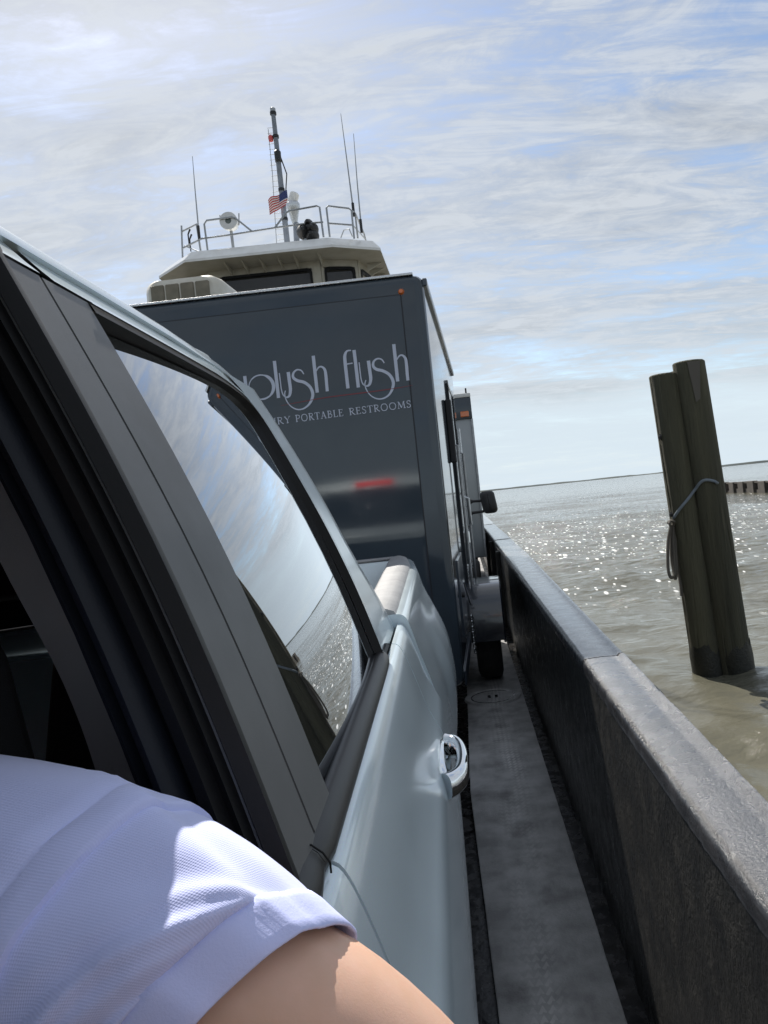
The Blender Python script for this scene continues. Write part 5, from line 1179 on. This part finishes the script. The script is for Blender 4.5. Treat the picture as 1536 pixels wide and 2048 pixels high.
# left sleeve
axis = smooth_path([W(-.435, .525, -.262), W(-.385, .500, -.252), W(-.310, .468, -.246), W(-.255, .446, -.246), W(-.210, .434, -.249), W(-.180, .427, -.259), W(-.157, .423, -.275)], 7)
rad = smooth_path([(.112, .112, 0), (.110, .106, 0), (.098, .095, 0), (.088, .086, 0), (.078, .077, 0), (.070, .070, 0), (.0645, .0645, 0)], 7)
NS = 96
def frame_at(i, ax_):
    d = (ax_[min(i+1, len(ax_)-1)] - ax_[max(i-1, 0)]).normalized(); s_ = d.cross(Vector((0, 0, 1))).normalized(); u_ = s_.cross(d).normalized(); return d, s_, u_
def fold(t, a):
    """soft drag folds running from the armpit up and out over the sleeve"""
    f = 0
    for ph, am, wd, tw in ((-2.75, .0120, .17, 4.1), (-3.55, .0085, .20, 4.6), (-1.75, .0050, .16, 3.3), (-.75, .0040, .22, 2.2), (-4.7, .008, .25, 5.2), (2.65, .006, .2, -1.5)):
        c_ = ph + tw*t; dd = (a-c_+math.pi) % (2*math.pi) - math.pi
        f += am*math.exp(-(dd/(wd*(.55 if dd > 0 else 1.6)))**2)*min(1, max(0, (t-.30)/.22))*min(1, max(.25, (1.06-t)/.18))
    return f
def sleeve_rings(ax_, rad_, scale=1.0, t0=0, t1=1, extra=0.0):
    rings = []
    for i in range(len(ax_)):
        t = i/(len(ax_)-1)
        if t < t0 or t > t1: continue
        d, s_, u_ = frame_at(i, ax_); ring = []
        for j in range(NS):
            a = 2*math.pi*j/NS; r_ = (rad_[i].x*abs(math.cos(a))**2 + rad_[i].y*abs(math.sin(a))**2)*scale + extra
            r_ += fold(t, a)*(1 if scale == 1 else 1) + .0025*noise.noise((math.cos(a)*3, math.sin(a)*3, t*6))
            ring.append(ax_[i] + s_*math.cos(a)*r_ + u_*math.sin(a)*r_ - d*(.030*(math.cos(a)+.35)*max(0, (t-.4)/.6)**1.5))
        rings.append(ring)
    return rings
sr_ = sleeve_rings(axis, rad)
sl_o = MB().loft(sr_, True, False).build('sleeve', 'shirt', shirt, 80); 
with_uv(sl_o, lambda i: ((i % NS)/NS*.5, (i//NS)*.0075))
md = sl_o.modifiers.new('s', 'SUBSURF'); md.levels = 1; md.render_levels = 1
# armhole seam: narrow double welt
def sleeve_pt(t, a, ex):
    f_ = t*(len(axis)-1); i = min(int(f_), len(axis)-2); w_ = f_-i
    c0 = axis[i].lerp(axis[i+1], w_); rr_ = rad[i].lerp(rad[i+1], w_); d0, s0, u0 = frame_at(i, axis); d1_, s1, u1 = frame_at(i+1, axis); sv, uv_ = s0.lerp(s1, w_), u0.lerp(u1, w_)
    r_ = rr_.x*math.cos(a)**2 + rr_.y*math.sin(a)**2 + fold(t, a) + .0025*noise.noise((math.cos(a)*3, math.sin(a)*3, t*6)) + ex
    return c0 + sv*math.cos(a)*r_ + uv_*math.sin(a)*r_ - d0*(.030*(math.cos(a)+.35)*max(0, (t-.4)/.6)**1.5)
def t_end(a): return .60 + .05*math.sin(a) - .025*math.cos(a)
rings = []
for k, (fr_, ex) in enumerate([(.0, .002), (.2, .003), (.4, .0035), (.55, .004), (.7, .0045), (.8, .005), (.88, .0046), (.885, .0036), (.895, .0046), (.94, .0050), (.985, .0050), (1.0, .0040), (1.002, -.001)]):
    rings.append([sleeve_pt(t_end(2*math.pi*j/NS)*fr_, 2*math.pi*j/NS, ex + .0012*noise.noise((j*.2, k*.5, 0))) for j in range(NS)])
sp_o = MB().loft(rings, True, False).build('shoulder_panel', 'shirt', shirt, 60)
with_uv(sp_o, lambda i: ((i % NS)/NS*.5, (i//NS)*.016))
# ribbed cuff band
d, s_, u_ = frame_at(len(axis)-1, axis); last = sr_[-1]; c_ = axis[-1]
cuff = []
for off_, ex in ((-.003, .0002), (-.002, .0016), (.004, .0020), (.012, .0014), (.020, .0010), (.0275, .0008), (.0285, -.0004), (.0275, -.0016), (.015, -.002), (.0, -.002)):
    ring = []
    for j in range(NS*2):
        p_ = last[(j//2) % NS].lerp(last[((j+1)//2) % NS], .5 if j % 2 else 0) if j % 2 else last[j//2]
        rib_ = .00025*(1 if j % 2 else -1); v = p_-c_; va_ = d*v.dot(d); v = v-va_; ring.append(c_ + va_ + v.normalized()*(v.length*(1-.9*max(off_, 0)) + ex + rib_) + d*off_)
    cuff.append(ring)
MB().loft(cuff, True, False).build('cuff', 'rib', shirt, 80)
# right sleeve (on the far side of the torso)
ax2 = smooth_path([W(-.71, .555, -.255), W(-.76, .52, -.32), W(-.80, .48, -.39), W(-.815, .44, -.45)], 6); rd2 = [Vector((.095-.022*i/(len(ax2)-1),)*2 + (0,)) for i in range(len(ax2))]
s2o = MB().loft(sleeve_rings(ax2, rd2), True, False).build('sleeve', 'shirt', shirt, 80); with_uv(s2o, lambda i: ((i % NS)/NS*.5, (i//NS)*.0075))

# mole on the outside of the forearm skin
bpy.context.view_layer.update()
hit, hp, hn, hi, ho, hm = scene.ray_cast(bpy.context.evaluated_depsgraph_get(), Vector((0, 0, EYE)), ray(752, 1905).normalized())
if hit and ho.name.startswith('body'):
    q = hp - SEAT; MB().tube([q - hn*.001, q + hn*.0004], .0017, 8).build('mole', 'mole', bodym)
